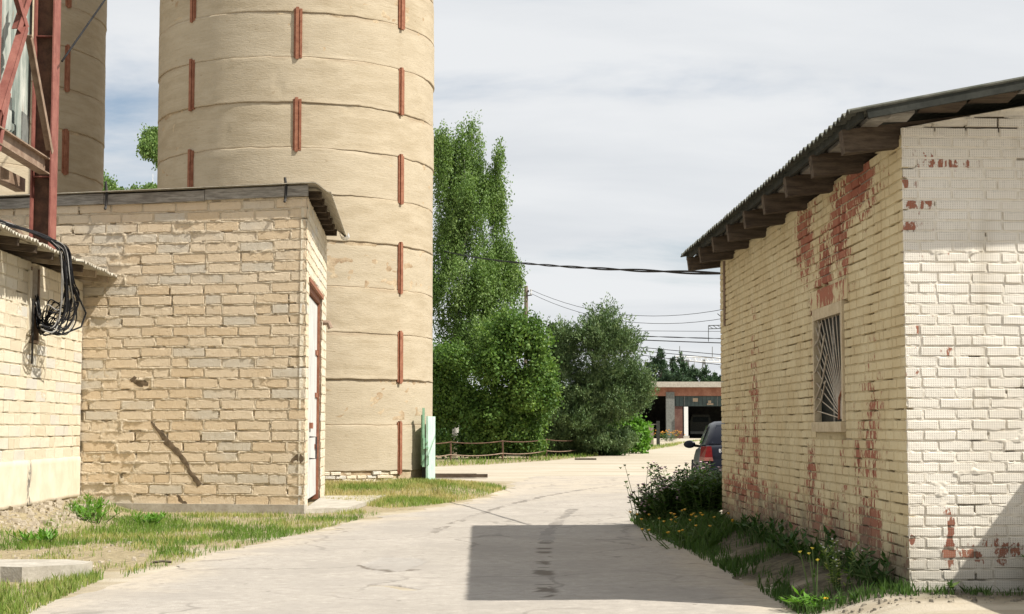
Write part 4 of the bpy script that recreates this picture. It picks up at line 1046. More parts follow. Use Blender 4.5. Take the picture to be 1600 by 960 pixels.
# ------------------------------------------------------------------ right brick building
GO = (2.78, 11.3)
def build_right():
    th = empty('brick_building', (GO[0], GO[1], 0), 'single-storey painted brick building at right with peeling red patches and barred window', 'building')
    wl = Wall(GO, (WX(19.95), 19.95), 1); wl.n = Vector((-wl.t.y, wl.t.x, 0)); 
    if wl.n.x > 0: wl.n = -wl.n
    wg = Wall(GO, (GO[0] + 5.2, GO[1] + .26), 1)
    if wg.n.y > 0: wg.n = -wg.n
    wg.wob = .009; wl.wob = .006
    ch = .0745; L = .238; Z0 = .10; ZT = 3.40
    W0, W1, WZ0, WZ1 = 1.87, 3.05, 1.27, 2.36
    rl = bond(0, wl.L, Z0, ZT, L, ch, .010, .25, .03, 31)
    rr = []
    for (zb, zt, bs) in rl:
        nb = []
        for (a, b) in bs:
            lint = zb < WZ1 + .17 and zt > WZ1
            x0, x1 = (W0 - .16, W1 + .16) if lint else (W0, W1)
            if zt > WZ0 and zb < WZ1 + .17 and b > x0 and a < x1:
                if a < x0: nb.append((a, x0))
                if b > x1: nb.append((x1, b))
            else: nb.append((a, b))
        rr.append((zb, zt, [q for q in nb if q[1] - q[0] > .03]))
    # bricks step round the rafter ends at the top
    bl = brick_variants('brick', MAT['paint_left'], .022, .07, 6, 41, 1.1)
    items = lay(wl, rr, bl, .05, .004, lambda *q: True, 32)
    hole = lambda a, z: (a > W0) & (a < W1) & (z > WZ0) & (z < WZ1)
    P, keep = mortar_field(wl, rr, 0, wl.L, Z0 - .1, ZT, .022, .012, ch, -.003, -.012, .005, 91, None, hole, nscale=16, gaps=.36)
    put_grid('wall', P, keep, MAT['paint_left_mortar'], th)
    slope = .19
    rg = bond(0, 2.5, Z0, 3.78, L, ch, .011, .12, .04, 51)
    bg = brick_variants('brick', MAT['paint_gable'], .022, .085, 7, 42, .9)
    okg = lambda a, z, a0, a1, zb, zt: zt < 3.43 + slope * a0 + .02 and not (zb < Z0 + .05 and a < .1)
    items += lay(wg, rg, bg, .05, .008, okg, 52)
    P, keep = mortar_field(wg, rg, 0, 2.5, Z0 - .1, 3.95, .010, .008, ch, .002, -.006, .007, 92, lambda A, Z: sstep(.64, .78, vnoise(A * 4, Z * 7, 93, 3)), None, lambda A: 3.44 + slope * A, 22, .23)
    put_grid('wall', P, keep, MAT['paint_gable_mortar'], th)
    place_bricks(th, items, 295)
    core = MB()
    A = wl.w(0, 0, -.045); 
    q0 = Vector((GO[0], GO[1], 0)) - wl.n * .045 - wg.n * .055
    q1 = wl.w(wl.L, 0, -.045); q2 = q1 + Vector((7.2, 0, 0)); q3 = q0 + Vector((7.2, .36, 0))
    # hollow shell so that the window opens on a dark room
    def slab(p, q, th_, z0, z1):
        d = (q - p).normalized(); r = Vector((d.y, -d.x, 0)) * th_
        core.prism([p + Vector((0, 0, z0)), q + Vector((0, 0, z0)), q + r + Vector((0, 0, z0)), p + r + Vector((0, 0, z0))], (0, 0, z1 - z0))
    wp = lambda s: q0 + (q1 - q0).normalized() * s
    slab(wp(0), wp(W0 + .04), .3, 0, ZT - .01); slab(wp(W1 - .06), q1, .3, 0, ZT - .01); slab(wp(W0 + .04), wp(W1 - .06), .3, 0, WZ0); slab(wp(W0 + .04), wp(W1 - .06), .3, WZ1, ZT - .01)
    core.build('wall_core', MAT['mortar_cream'], th)
    c2 = MB(); c2.prism([q1 + Vector((.31, 0, 0)), q2, q2 + Vector((0, -.3, 0)), q1 + Vector((.31, -.3, 0))], (0, 0, ZT)); 
    mid = q0.lerp(q3, .5)
    e0 = q0 + Vector((.31, .02, 0)); 
    c2.prism([e0 + Vector((0, 0, 0)), q3, q3 + Vector((0, 0, 3.4)), mid + Vector((0, 0, 4.1)), e0 + Vector((0, 0, 3.42))], (0, .28, 0))
    c2.prism([q3, q2, q2 + Vector((-.3, 0, 0)), q3 + Vector((-.3, .3, 0))], (0, 0, 3.3)); c2.build('rear_wall', MAT['render_cream'], th)
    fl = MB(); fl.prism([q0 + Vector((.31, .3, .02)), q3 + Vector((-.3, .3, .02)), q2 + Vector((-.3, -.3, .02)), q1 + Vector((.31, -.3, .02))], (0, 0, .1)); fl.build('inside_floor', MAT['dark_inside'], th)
    ft = MB(); ft.box((GO[0] + .18, GO[1] - .01, .10), (.30, .10, .10), .05); ft.box((GO[0] + .02, GO[1] + .06, .06), (.12, .2, .13), .3); ft.build('broken_footing', MAT['stone'], th)
    # lintel
    ln = MB(); ln.prism([wl.w(W0 - .155, WZ1 + .003, .008), wl.w(W1 + .155, WZ1 + .003, .008), wl.w(W1 + .155, WZ1 + .003, -.06), wl.w(W0 - .155, WZ1 + .003, -.06)], (0, 0, .165)); ln.build('lintel', MAT['paint_left'], th)
    # window: painted steel frame, sunburst bars, dark panes
    fr = MB(); o0, o1 = -.05, .022
    def rect(m, a0, a1, z0, z1, n0, n1): m.prism([wl.w(a0, z0, n0), wl.w(a1, z0, n0), wl.w(a1, z0, n1), wl.w(a0, z0, n1)], (0, 0, z1 - z0))
    rect(fr, W0 + .003, W0 + .055, WZ0 + .09, WZ1 - .003, o0, o1); rect(fr, W1 - .055, W1 - .003, WZ0 + .09, WZ1 - .003, o0, o1)
    rect(fr, W0 + .003, W1 - .003, WZ0 + .003, WZ0 + .088, o0, o1 + .02); rect(fr, W0 + .058, W1 - .058, WZ1 - .10, WZ1 - .003, o0, o1)
    win = fr.build('window', MAT['cream_steel'], th)
    a0, a1, z0, z1 = W0 + .055, W1 - .055, WZ0 + .088, WZ1 - .10
    org = (a0 + .03, z0 + .02)                     # the rays start low on the near side
    ends = []
    for k in range(7): ends.append((a1, z0 + .10 + (z1 - z0 - .10) * (k / 6.5)))
    for k in range(7): ends.append((a1 - .08 - (a1 - a0 - .10) * k / 6.6, z1))
    for e in ends:
        b = MB(); b.tube([wl.w(org[0], org[1], .0), wl.w(e[0], e[1], .0)], .005, 6); b.build('bar', MAT['bar_steel'], win)
    for (p, q) in (((a1, z1 - .22), (a1 - .26, z1 - .04)), ((a1, z1 - .46), (a1 - .42, z1 - .14)), ((a1 - .02, z1 - .70), (a1 - .50, z1 - .32)), ((a1, z1 - .95 + .15), (a1 - .42, z1 - .55))):
        m = ((p[0] + q[0]) / 2 - .03, (p[1] + q[1]) / 2 - .04)
        b = MB(); b.tube([wl.w(*p, .012), wl.w(*m, .012), wl.w(*q, .012)], .008, 6); b.build('bar', MAT['bar_steel'], win)
    b = MB(); b.tube([wl.w(a0 + .01, z0 + .26, .012), wl.w(a0 + .12, z0 + .2, .012), wl.w(a0 + .15, z0 + .02, .012)], .011, 6); b.build('bar', MAT['rust_red'], win)
    for (x0, x1) in ((a0, (a0 + a1) / 2 - .03), ((a0 + a1) / 2 + .03, a1)):
        g = MB(); rect(g, x0, x1, z0, z1, -.040, -.045); g.build('pane', MAT['glass_dark'], win)
    g = MB(); rect(g, (a0 + a1) / 2 - .028, (a0 + a1) / 2 + .028, z0, z1, -.034, -.048); g.build('sash', MAT['grey_wood'], win)
    # roof
    EX = lambda y: 2.35 - .02 * (y - 10.9)
    ZE = 3.50
    y0, y1 = 10.88, 20.25
    S, Q = np.meshgrid(np.arange(y0, y1, .018), np.array([-.02, .06, .6, 1.5, 2.5, 3.75]), indexing='ij')
    X = EX(S) + Q + .02 * (vnoise(S * 4, S * 0, 95, 2) - .5) * (Q < .1); Z = ZE + slope * Q + .017 * np.sin(S * 2 * math.pi / .15)
    def closed(name, X, Y, Z, t, mat):
        top = np.stack([X, Y, Z], -1); bot = np.stack([X, Y, Z - t], -1)
        V = np.concatenate([top.reshape(-1, 3), bot.reshape(-1, 3)]) - np.array(ORIG[th.name]); m = X.size; idx = np.arange(m).reshape(X.shape)
        q = np.stack([idx[:-1, :-1], idx[1:, :-1], idx[1:, 1:], idx[:-1, 1:]], -1).reshape(-1, 4)
        ed = [np.stack([e[:-1], e[1:], e[1:] + m, e[:-1] + m], -1) for e in (idx[0], idx[-1], idx[:, 0], idx[:, -1])]
        F = np.concatenate([q, q[:, ::-1] + m] + ed)
        link(name, np_mesh(name, V, F, np.arange(len(F)) * 4, mat, False), th)
    closed('roof_sheet', X, S, Z, .012, MAT['roof_grey'])
    X2 = EX(S) + 3.73 + Q; closed('roof_sheet', X2, S, ZE + slope * 3.75 - slope * Q + .024 * np.sin(S * 2 * math.pi / .15) + .02, .012, MAT['roof_grey'])
    vb = MB()
    a = Vector((EX(y0) + .1, y0 + .03, ZE - .045 + .02)); b = Vector((EX(y0) + 3.72, y0 + .03, ZE - .045 + .02 + slope * 3.62))
    vb.bar(a, b, .035, .085); vb.build('verge_board', MAT['felt'], th)
    eb = MB(); eb.bar((EX(y0) + .07, y0 + .06, ZE - .035), (EX(y1) + .07, y1, ZE - .035), .03, .06); eb.build('eave_board', MAT['felt'], th)
    for k in range(10):                              # boards under the verge
        x = EX(y0) + .30 + k * .36
        pm = MB(); pm.bar((x, y0 + .08, ZE - .055 + slope * (x - EX(y0))), (x + .02, GO[1] - .03, ZE - .06 + slope * (x - EX(y0))), .28, .04); pm.build('soffit_board', MAT['dark_wood'] if k % 3 else MAT['grey_wood'], th)
    for k in range(9):
        y = 11.42 + k * 1.07
        z = ZE - .14
        h = .17 + .02 * math.sin(k * 3.1)
        rm = MB(); rm.bar((EX(y) + .04, y, z - .005), (WX(y) + .9, y, z + .15), .13, h); rm.build('rafter_end', MAT['dark_wood'], th)
    bd = MB()
    for k in range(9):
        y = 11.42 + k * 1.07
    bd.bar((EX(y0) + .22, y0 + .1, ZE - .025), (EX(y1) + .22, y1, ZE - .025), .12, .03); bd.build('soffit_board', MAT['grey_wood'], th)
    dp = MB(); p = wl.w(wl.L - .42, 0, .012); dp.tube([p + Vector((0, 0, 2.55)), p + Vector((0, 0, 3.35))], .02, 6); dp.build('conduit', MAT['brown_steel'], th)
build_right()
def build_yard_wall():
    th = empty('yard_wall', (4.62, 9.6, 0), 'low brick yard wall beside the white gable, its shadow falling on the gable', 'wall')
    w = Wall((4.62, 11.25), (4.62, 7.6), 1); w.n = Vector((-1, 0, 0))
    rows = bond(0, 3.6, .02, 2.12, .25, .077, .01, .1, .03, 71)
    v = brick_variants('brick', MAT['paint_gable'], .03, .1, 4, 72)
    items = lay(w, rows, v, .06, .006, lambda *q: True, 73); place_bricks(th, items, 0)
    c = MB(); c.box((4.75, 9.45, 1.06), (.24, 3.6, 2.12)); c.build('wall_core', MAT['mortar_cream'], th)
    c = MB(); c.box((4.74, 9.45, 2.155), (.34, 3.66, .06)); c.build('coping', MAT['concrete'], th)
build_yard_wall()

# ------------------------------------------------------------------ trees
def quads_from(Pc, U, Vv, tint, name, mat):
    """diamond leaves: centre, long half axis, short half axis"""
    n = len(Pc)
    V = np.stack([Pc - U, Pc + Vv - U * .1, Pc + U, Pc - Vv - U * .1], 1).reshape(-1, 3)
    return np_mesh(name, V, np.arange(4 * n), np.arange(n) * 4, mat, False, {'tint': np.repeat(tint, 4)})
def rand_dirs(n): 
    d = rng.normal(size=(n, 3)); return d / np.linalg.norm(d, axis=1, keepdims=True)
def crown(lobes, n_clump, per, leaf, spread, droop=0.0, spike=0.0, asp=.55, shell=.45):
    """lobes: (centre, radii). Returns leaf centres, axes and tints"""
    sub = []
    for c, q in lobes:
        for _ in range(6):
            d = rand_dirs(1)[0]; f = rng.uniform(.30, .55); sub.append((tuple(np.array(c) + d * np.array(q) * rng.uniform(.45, .75)), tuple(np.array(q) * f)))
        sub.append((c, tuple(np.array(q) * .6)))
    lobes = sub
    vol = np.array([l[1][0] * l[1][1] * l[1][2] for l in lobes]) ** (2 / 3); pr = vol / vol.sum()
    li = rng.choice(len(lobes), n_clump, p=pr)
    C = np.array([l[0] for l in lobes])[li]; Rr = np.array([l[1] for l in lobes])[li]
    d = rand_dirs(n_clump); r = shell + (1 - shell) * rng.random(n_clump) ** .7
    r = r * (1 + .17 * rng.normal(size=n_clump))
    cc = C + d * Rr * r[:, None]
    gaps = vnoise(cc[:, 0] * .9 + cc[:, 1] * .35, cc[:, 2] * .9, 5, 2); keep = gaps > .30
    cc = cc[keep]; d = d[keep]; m = len(cc)
    ct = np.clip(.45 + .22 * rng.normal(size=m), 0, 1)
    P = np.repeat(cc, per, 0); N = len(P); tint = np.clip(np.repeat(ct, per) + .14 * rng.normal(size=N), 0, 1)
    ax = rand_dirs(N)
    off = rng.normal(size=(N, 3)) * spread
    if droop:
        t = rng.random(N); L = np.repeat(droop * (.5 + rng.random(m)), per)
        off = rng.normal(size=(N, 3)) * spread * np.array([1, 1, .5]); off[:, 2] -= (t - .55) * L
        ax = ax * .8 + np.array([0, 0, -1.0])
    if spike:
        t = rng.random(N); sd = d * np.array([.6, .6, .3]) + np.array([0, 0, .75]) + rng.normal(size=(m, 3)) * .25; sd /= np.linalg.norm(sd, axis=1, keepdims=True)
        L = np.repeat(spike * (.5 + rng.random(m)), per); off = off * (1 - .6 * t[:, None]) + np.repeat(sd, per, 0) * (t * L)[:, None]; ax = ax * .7 + np.repeat(sd, per, 0)
    P = P + off; ax /= np.linalg.norm(ax, axis=1, keepdims=True)
    sz = leaf * (.7 + .6 * rng.random(N))
    U = ax * sz[:, None]; W = np.cross(ax, rand_dirs(N)); W /= np.linalg.norm(W, axis=1, keepdims=True) + 1e-9; W *= (sz * asp)[:, None]
    return P, U, W, tint
def px_lobes(D, L, depth_jit=.6, tilt=0.0, mid=600):
    k = D / 2500; out = []; D0 = D
    for (px, py, rx, ry) in L:
        D = D0 + tilt * (py - mid); c = at(px, py, D + rng.uniform(-1, 1) * depth_jit); rr = (rx * k, max(rx, ry * .6) * k, ry * k); out.append((tuple(c), rr))
    return out
def make_tree(name, base, lobes, n_clump, per, leaf, spread, leaf_mat, bark, label, cat, trunk_r, top, group=None, limbs=6, **kw):
    th = empty(name, base, label, cat, group); O = np.array(base)
    tr = MB(); b = Vector(base); t = Vector(top); n = 8
    pts = [b.lerp(t, i / n) + Vector((math.sin(i * 1.3) * .02, 0, 0)) * (t - b).length * .3 for i in range(n + 1)]
    tr.tube(pts, [trunk_r * (1 - .85 * i / n) for i in range(n + 1)], 8)
    order = list(range(len(lobes))); random.shuffle(order)
    for i in order[:limbs]:
        c = Vector(lobes[i][0]); h = max(.15, min(.9, (c.z - b.z) / max(t.z - b.z, .1) - .18)); s = b.lerp(t, h)
        tr.tube([s, s.lerp(c, .5) + Vector((0, 0, .15)), c], [trunk_r * .45, trunk_r * .28, trunk_r * .08], 6)
    tr.build('trunk', bark, th, True)
    P, U, W, tint = crown(lobes, n_clump, per, leaf, spread, **kw)
    link('crown', quads_from(P - O, U, W, tint, 'crown', leaf_mat), th)
    return th
B = px_lobes(72, [(690, 235, 26, 42), (738, 228, 26, 40), (730, 270, 40, 36), (780, 250, 9, 30), (770, 300, 18, 36), (695, 310, 45, 52), (742, 315, 34, 50), (776, 350, 15, 34), (700, 390, 56, 55), (756, 398, 36, 50), (700, 465, 60, 60), (770, 438, 42, 38), (748, 510, 70, 50), (800, 425, 16, 22), (700, 575, 60, 65), (640, 330, 40, 70), (640, 480, 60, 90), (790, 398, 22, 42), (800, 445, 24, 34), (776, 325, 22, 40), (685, 260, 30, 50), (745, 450, 60, 60)])
bb = at(708, 712, 72)
make_tree('birch_tree', (bb.x, 72, 0), B, 4600, 34, .052, .10, MAT['leaf_birch'], MAT['birch_bark'], 'tallest tree, drooping light green birch right beside the silo', 'tree', .15, tuple(at(728, 240, 72)), limbs=5, droop=1.05, asp=.6)
Mp = px_lobes(68, [(755, 545, 66, 58), (812, 522, 36, 42), (842, 548, 22, 48), (795, 530, 40, 44), (800, 605, 46, 60), (728, 630, 50, 45), (770, 660, 60, 36), (700, 650, 30, 45), (835, 640, 30, 45), (848, 590, 24, 50), (690, 560, 40, 50), (755, 690, 60, 22), (700, 690, 40, 22), (820, 690, 40, 20)], .6, .016, 575)
make_tree('maple_tree', (-.9, 70.6, 0), Mp, 1900, 40, .062, .19, MAT['leaf_maple'], MAT['bark'], 'bright green broadleaf tree between the birch and the round grey-green tree', 'tree', .16, tuple(at(775, 540, 70)), limbs=8, asp=.8)
Gl = px_lobes(76, [(925, 525, 46, 40), (950, 550, 50, 45), (885, 545, 36, 40), (870, 575, 30, 45), (985, 590, 32, 45), (930, 600, 75, 60), (880, 630, 42, 55), (1000, 615, 20, 36), (960, 640, 50, 40), (905, 655, 60, 35), (930, 690, 50, 24), (870, 690, 40, 24), (860, 560, 22, 40), (856, 610, 24, 50), (900, 695, 40, 18), (960, 690, 36, 20)], .6, .010, 570)
make_tree('grey_green_tree', (4.0, 78.0, 0), Gl, 4800, 28, .060, .11, MAT['leaf_grey'], MAT['bark'], 'round dark grey-green tree in the middle of the tree row', 'tree', .2, tuple(at(925, 540, 77.5)), limbs=5, spike=.55, asp=.42)
sh = px_lobes(84, [(990, 680, 24, 28), (978, 665, 16, 22), (1000, 690, 14, 18)], .2)
make_tree('shrub', (6.5, 84.2, 0), sh, 190, 40, .10, .20, MAT['leaf_shrub'], MAT['bark'], 'bright lime green rounded shrub at the right end of the tree row', 'shrub', .05, tuple(at(990, 680, 84)), limbs=3, asp=.7)
sh = px_lobes(80, [(945, 675, 26, 26), (925, 690, 22, 16), (955, 655, 16, 20)], .3)
make_tree('shrub', (4.7, 80.2, 0), sh, 130, 40, .10, .22, MAT['leaf_maple'], MAT['bark'], 'mid green loose shrub below the grey-green tree, left of the lime shrub', 'shrub', .05, tuple(at(945, 675, 80)), limbs=3, asp=.7)
for (px, D, lob, lab) in ((186, 82, [(183, 280 + 10 * i, 20 + 2 * i, 20) for i in range(6)] + [(204, 298 + 10 * i, 16 + i, 14) for i in range(4)] + [(168, 294 + 10 * i, 16, 16) for i in range(4)], 'bushy tree top showing low between the two silos'),
                          (238, 78, [(236 + 3 * (i % 2), 216 + 11 * i, 10 + 2.2 * i, 18) for i in range(10)], 'taller slender tree top against the left edge of the large silo')):
    lb = px_lobes(D, lob); p = at(px, 700, D)
    make_tree('birch_tree', (p.x, D, 0), lb, 1500, 34, .07, .15, MAT['leaf_birch'], MAT['birch_bark'], lab, 'tree', .08, tuple(at(px, 290, D)), limbs=2, droop=.45, asp=.6)
# undergrowth closing the row; dark leaf colour stands in for understory shade
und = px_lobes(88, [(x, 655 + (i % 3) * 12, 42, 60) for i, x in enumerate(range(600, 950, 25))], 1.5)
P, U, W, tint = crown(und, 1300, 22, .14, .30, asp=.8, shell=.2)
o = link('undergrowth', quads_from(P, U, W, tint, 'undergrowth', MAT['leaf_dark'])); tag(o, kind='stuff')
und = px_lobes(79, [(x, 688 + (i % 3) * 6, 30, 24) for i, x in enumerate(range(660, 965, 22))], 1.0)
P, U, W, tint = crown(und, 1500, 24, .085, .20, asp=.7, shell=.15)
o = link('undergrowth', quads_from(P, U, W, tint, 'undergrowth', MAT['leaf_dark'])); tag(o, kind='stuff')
# far pines
rs = random.Random(5)
for i, (px, py, D) in enumerate(((1030, 544, 240), (1049, 560, 246), (1065, 552, 238), (1085, 562, 250), (1101, 574, 244), (1118, 582, 262), (1016, 560, 252), (1040, 572, 258), (1075, 575, 264), (1135, 566, 250))):
    top = at(px, py, D); base = (top.x, D, 0); k = D / 2500; lobes = []
    H = top.z
    for j in range(9):
        f = j / 8; z = H * (1 - .03) - f * H * .52; r = (.35 + 1.75 * f ** .8) * rs.uniform(.7, 1.15)
        for q in range(2 if j else 1):
            a = rs.uniform(0, 6.28); lobes.append(((top.x + math.cos(a) * r * .45, D + math.sin(a) * r * .45, z), (r * .75, r * .75, .42)))
    make_tree('pine_tree', base, lobes, 300, 26, .24, .26, MAT['needle'], MAT['bark'],
              ('tallest distant pine, leftmost of those clear above the garage roof', 'distant pine just right of the tallest one above the garage roof', 'distant pine with a thin mast behind it, middle of the garage roof', 'pale distant pine between the white gantry legs above the garage', 'small distant pine right under the white gantry beam', 'low distant pine against the brick building corner', 'distant pine half hidden by the right edge of the grey-green tree', 'short dark distant pine in the gap behind the tallest one', 'short distant pine low behind the middle of the garage roof', 'distant pine hidden behind the brick building edge')[i], 'tree', .16, tuple(top), 'pines behind the garage', limbs=5, spike=.35, asp=.35, shell=.2)

# ------------------------------------------------------------------ garage at the end of the road
def build_garage():
    Y = 215; k = Y / 2500
    th = empty('garage', (22, Y, 0), 'flat-roofed red brick garage at the far end of the road', 'building')
    X = lambda px: (px - 800) * k
    zz = lambda py: at(0, py, Y).z
    def bx(name, p0, p1, y0, y1, d0, d1, mat, par=None):
        mb = MB(); mb.prism([(X(p0), Y + d0, y0), (X(p1), Y + d0, y0), (X(p1), Y + d1, y0), (X(p0), Y + d1, y0)], (0, 0, y1 - y0)); return mb.build(name, mat, par or th)
    bx('roof_slab', 985, 1240, zz(605.5), zz(597), -1.0, 16, MAT['concrete'])
    bx('brick_band', 990, 1235, zz(619), zz(605.6), -.2, .4, MAT['brick_far'])
    bx('pier', 1040, 1053, 0, zz(613), -.45, .5, MAT['concrete_grey'])  # dark grey on this pier paints in shade from the roof overhang
    bx('glass_band', 1053.2, 1235, zz(635), zz(619.1), .0, .3, MAT['tile_green'])
    bx('brick_panel', 1053.2, 1066, 0, zz(635.1), .05, .35, MAT['brick_dark'])
    bx('gate_leaf', 1066.8, 1073, .35, zz(636), -1.2, -.9, MAT['white_metal'])
    bx('gate_foot', 1065.5, 1074.5, 0, .345, -1.35, -.7, MAT['concrete'])
    for p in (1068.5, 1120): bx('mullion', p, p + .9, zz(634.5), zz(619.5), -.06, -.005, MAT['concrete_grey'])
    for (p, q, a, b) in ((1082, 1090, 622.5, 628), (1106, 1110.5, 626, 631), (1104, 1114, 630.5, 633)): bx('patched_pane', p, q, zz(b), zz(a), -.05, -.003, MAT['pale_wood'])
    for i in range(12):
        p = 1055 + i * 6; bx('glass_joint', p, p + .35, zz(634.5), zz(619.6), -.03, -.002, MAT['dark_inside'])
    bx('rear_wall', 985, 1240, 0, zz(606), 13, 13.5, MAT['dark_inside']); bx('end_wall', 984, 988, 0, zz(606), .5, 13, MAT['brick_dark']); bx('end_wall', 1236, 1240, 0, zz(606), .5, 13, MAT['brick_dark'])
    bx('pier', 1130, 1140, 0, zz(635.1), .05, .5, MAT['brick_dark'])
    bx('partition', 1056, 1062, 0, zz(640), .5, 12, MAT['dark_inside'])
    lorry = empty('parked_truck', (X(1100), Y + 6, 0), 'dim truck parked inside the dark garage doorway', 'truck')
    mb = MB(); x0, x1 = X(1084), X(1118)
    mb.prism([(x0, Y + 5, .9), (x1, Y + 5, .9), (x1, Y + 5, 2.2), (x1 - .3, Y + 5, 3.2), (x0 + .3, Y + 5, 3.2), (x0, Y + 5, 2.2)], (0, 3.5, 0)); mb.build('cab', MAT['felt'], lorry)  # near-black truck colours paint in the dimness of the garage interior
    mb = MB(); mb.box(((x0 + x1) / 2, Y + 4.98, 2.55), (x1 - x0 - .8, .1, .7)); mb.build('windscreen', MAT['glass_dark'], lorry)
    mb = MB(); mb.box(((x0 + x1) / 2, Y + 4.85, .75), (x1 - x0, .3, .35)); mb.build('bumper', MAT['concrete_grey'], lorry)
    for xx in (x0 + .45, x1 - .45):
        mb = MB(); mb.tube([(xx - .2, Y + 6, .55), (xx + .2, Y + 6, .55)], .55, 16); mb.build('wheel', MAT['tyre'], lorry)
build_garage()

# ------------------------------------------------------------------ fence, posts, poles, wires
def build_fence():
    posts = [(640, 727, 60), (703, 724, 0), (785, 722, 0), (854, 717, 0), (908, 712, 0)]
    P = []
    for (px, py, _) in posts:
        x, y = gp(px, py); P.append(Vector((x, y + .6, 0)))
    th = empty('rail_fence', P[2], 'low rusty pipe fence with two sagging rails below the trees', 'fence')
    H = [.86, .82, .84, .86, .80]
    for p, h in zip(P, H):
        mb = MB(); mb.tube([p + Vector((0, 0, -.1)), p + Vector((.01, 0, h * .5)), p + Vector((0, 0, h))], .035, 7); mb.build('post', MAT['rust_brown'], th)
    for lev, mt in ((1, 'rust_red'), (.42, 'bar_steel')):
        for (a, ha), (b, hb) in zip(zip(P[:-1], H[:-1]), zip(P[1:], H[1:])):
            mb = MB(); A = a + Vector((0, -.06, ha * lev - .03)); Bq = b + Vector((0, -.06, hb * lev - .03))
            mb.tube([A.lerp(Bq, i / 8) - Vector((0, 0, .07 * 4 * (i / 8) * (1 - i / 8))) for i in range(9)], .022, 6); mb.build('rail', MAT['rust_brown'] if lev == 1 else MAT['brown_steel'], th)
    # short leaning post with a stub of rail further right
    x, y = gp(970, 706); t2 = empty('fence_post', (x, y + .5, 0), 'single rusty fence post with a stub of rail before the lime shrub', 'post')
    mb = MB(); mb.tube([(x, y + .5, -.1), (x + .02, y + .5, 1.0)], .05, 7); mb.build('shaft', MAT['brown_steel'], t2)
    mb = MB(); mb.tube([(x, y + .45, .62), (x - .7, y + .4, .42)], .03, 6); mb.build('rail_stub', MAT['bar_steel'], t2)
build_fence()
def build_posts():
    x, y = gp(1028, 697)
    th = empty('gate_panel', (x - .6, y, 0), 'weathered board panel fixed to a dark post beside the lime shrub', 'gate')
    for i in range(4):
        mb = MB(); mb.box((x - 1.05 + i * .21, y, .80), (.195, .05, 1.55 + .03 * math.sin(i * 5))); mb.build('board', MAT['pole_wood'], th)
    mb = MB(); mb.box((x + .02, y, .9), (.24, .24, 1.95)); mb.build('post', MAT['felt'], th)
    mb = MB(); mb.bar((x - 1.15, y - .04, 1.6), (x, y - .04, 1.63), .04, .05); mb.build('cap_rail', MAT['grey_wood'], th)
    p = at(822, 447, 86)
    th = empty('utility_pole', (p.x, 86, 0), 'grey wooden utility pole rising behind the trees with wires at its top', 'pole')
    mb = MB(); mb.tube([(p.x, 86, 0), (p.x, 86, p.z)], [.14, .10], 8); mb.build('shaft', MAT['pole_wood'], th)
    mb = MB(); mb.bar((p.x, 85.88, p.z - .55), (p.x + .32, 85.88, p.z - .5), .06, .06); mb.box((p.x + .12, 85.88, p.z - .3), (.08, .08, .12)); mb.build('bracket', MAT['black_steel'], th)
    for z in (-.32, -.50):
        mb = MB(); mb.tube([(p.x + .26, 85.88, p.z + z), (p.x + .26, 85.88, p.z + z + .12)], .05, 8); mb.build('insulator', MAT['white_metal'], th)
    return p
PP = build_posts()
k86 = Vector((PP.x + .26, 85.88, PP.z - .22))
span('pole_wire', (k86, (14.5, 60, 8.2)), .012, 'upper of the two wires sagging right from the utility pole', sag=2.0)
span('pole_wire', (k86 + Vector((0, 0, -.2)), (14.5, 60, 7.75)), .012, 'lower of the two wires sagging right from the utility pole', sag=2.05)
span('pole_wire', (k86 + Vector((-.26, 0, 0)), (-3.5, 83, 7.0)), .012, 'thin wire running down left from the utility pole into the birch', sag=.1)
D = 110
for i, (p0, p1, r, lab, tw) in enumerate((((850, 513), (1160, 516), .016, 'highest and thinnest of the level wires above the garage', False), ((880, 519), (1160, 528), .02, 'thick twisted wire second from top above the garage', True), ((900, 525), (1160, 535), .034, 'black wire third from top, just below the thick twisted wire', False),
                                      ((900, 531), (1160, 555), .024, 'upper wire of the slanting pair above the pines', False), ((900, 536), (1160, 561), .024, 'lower wire of the slanting pair above the pines', False), ((900, 540), (1160, 572), .024, 'lowest slanting wire crossing the pine tops', False))):
    a = at(*p0, D); b = at(*p1, D); a = a + (a - b) * .25; b = b + (b - a) * .35
    span('overhead_wire', (a, b), r, lab, sag=.12, twist=tw)
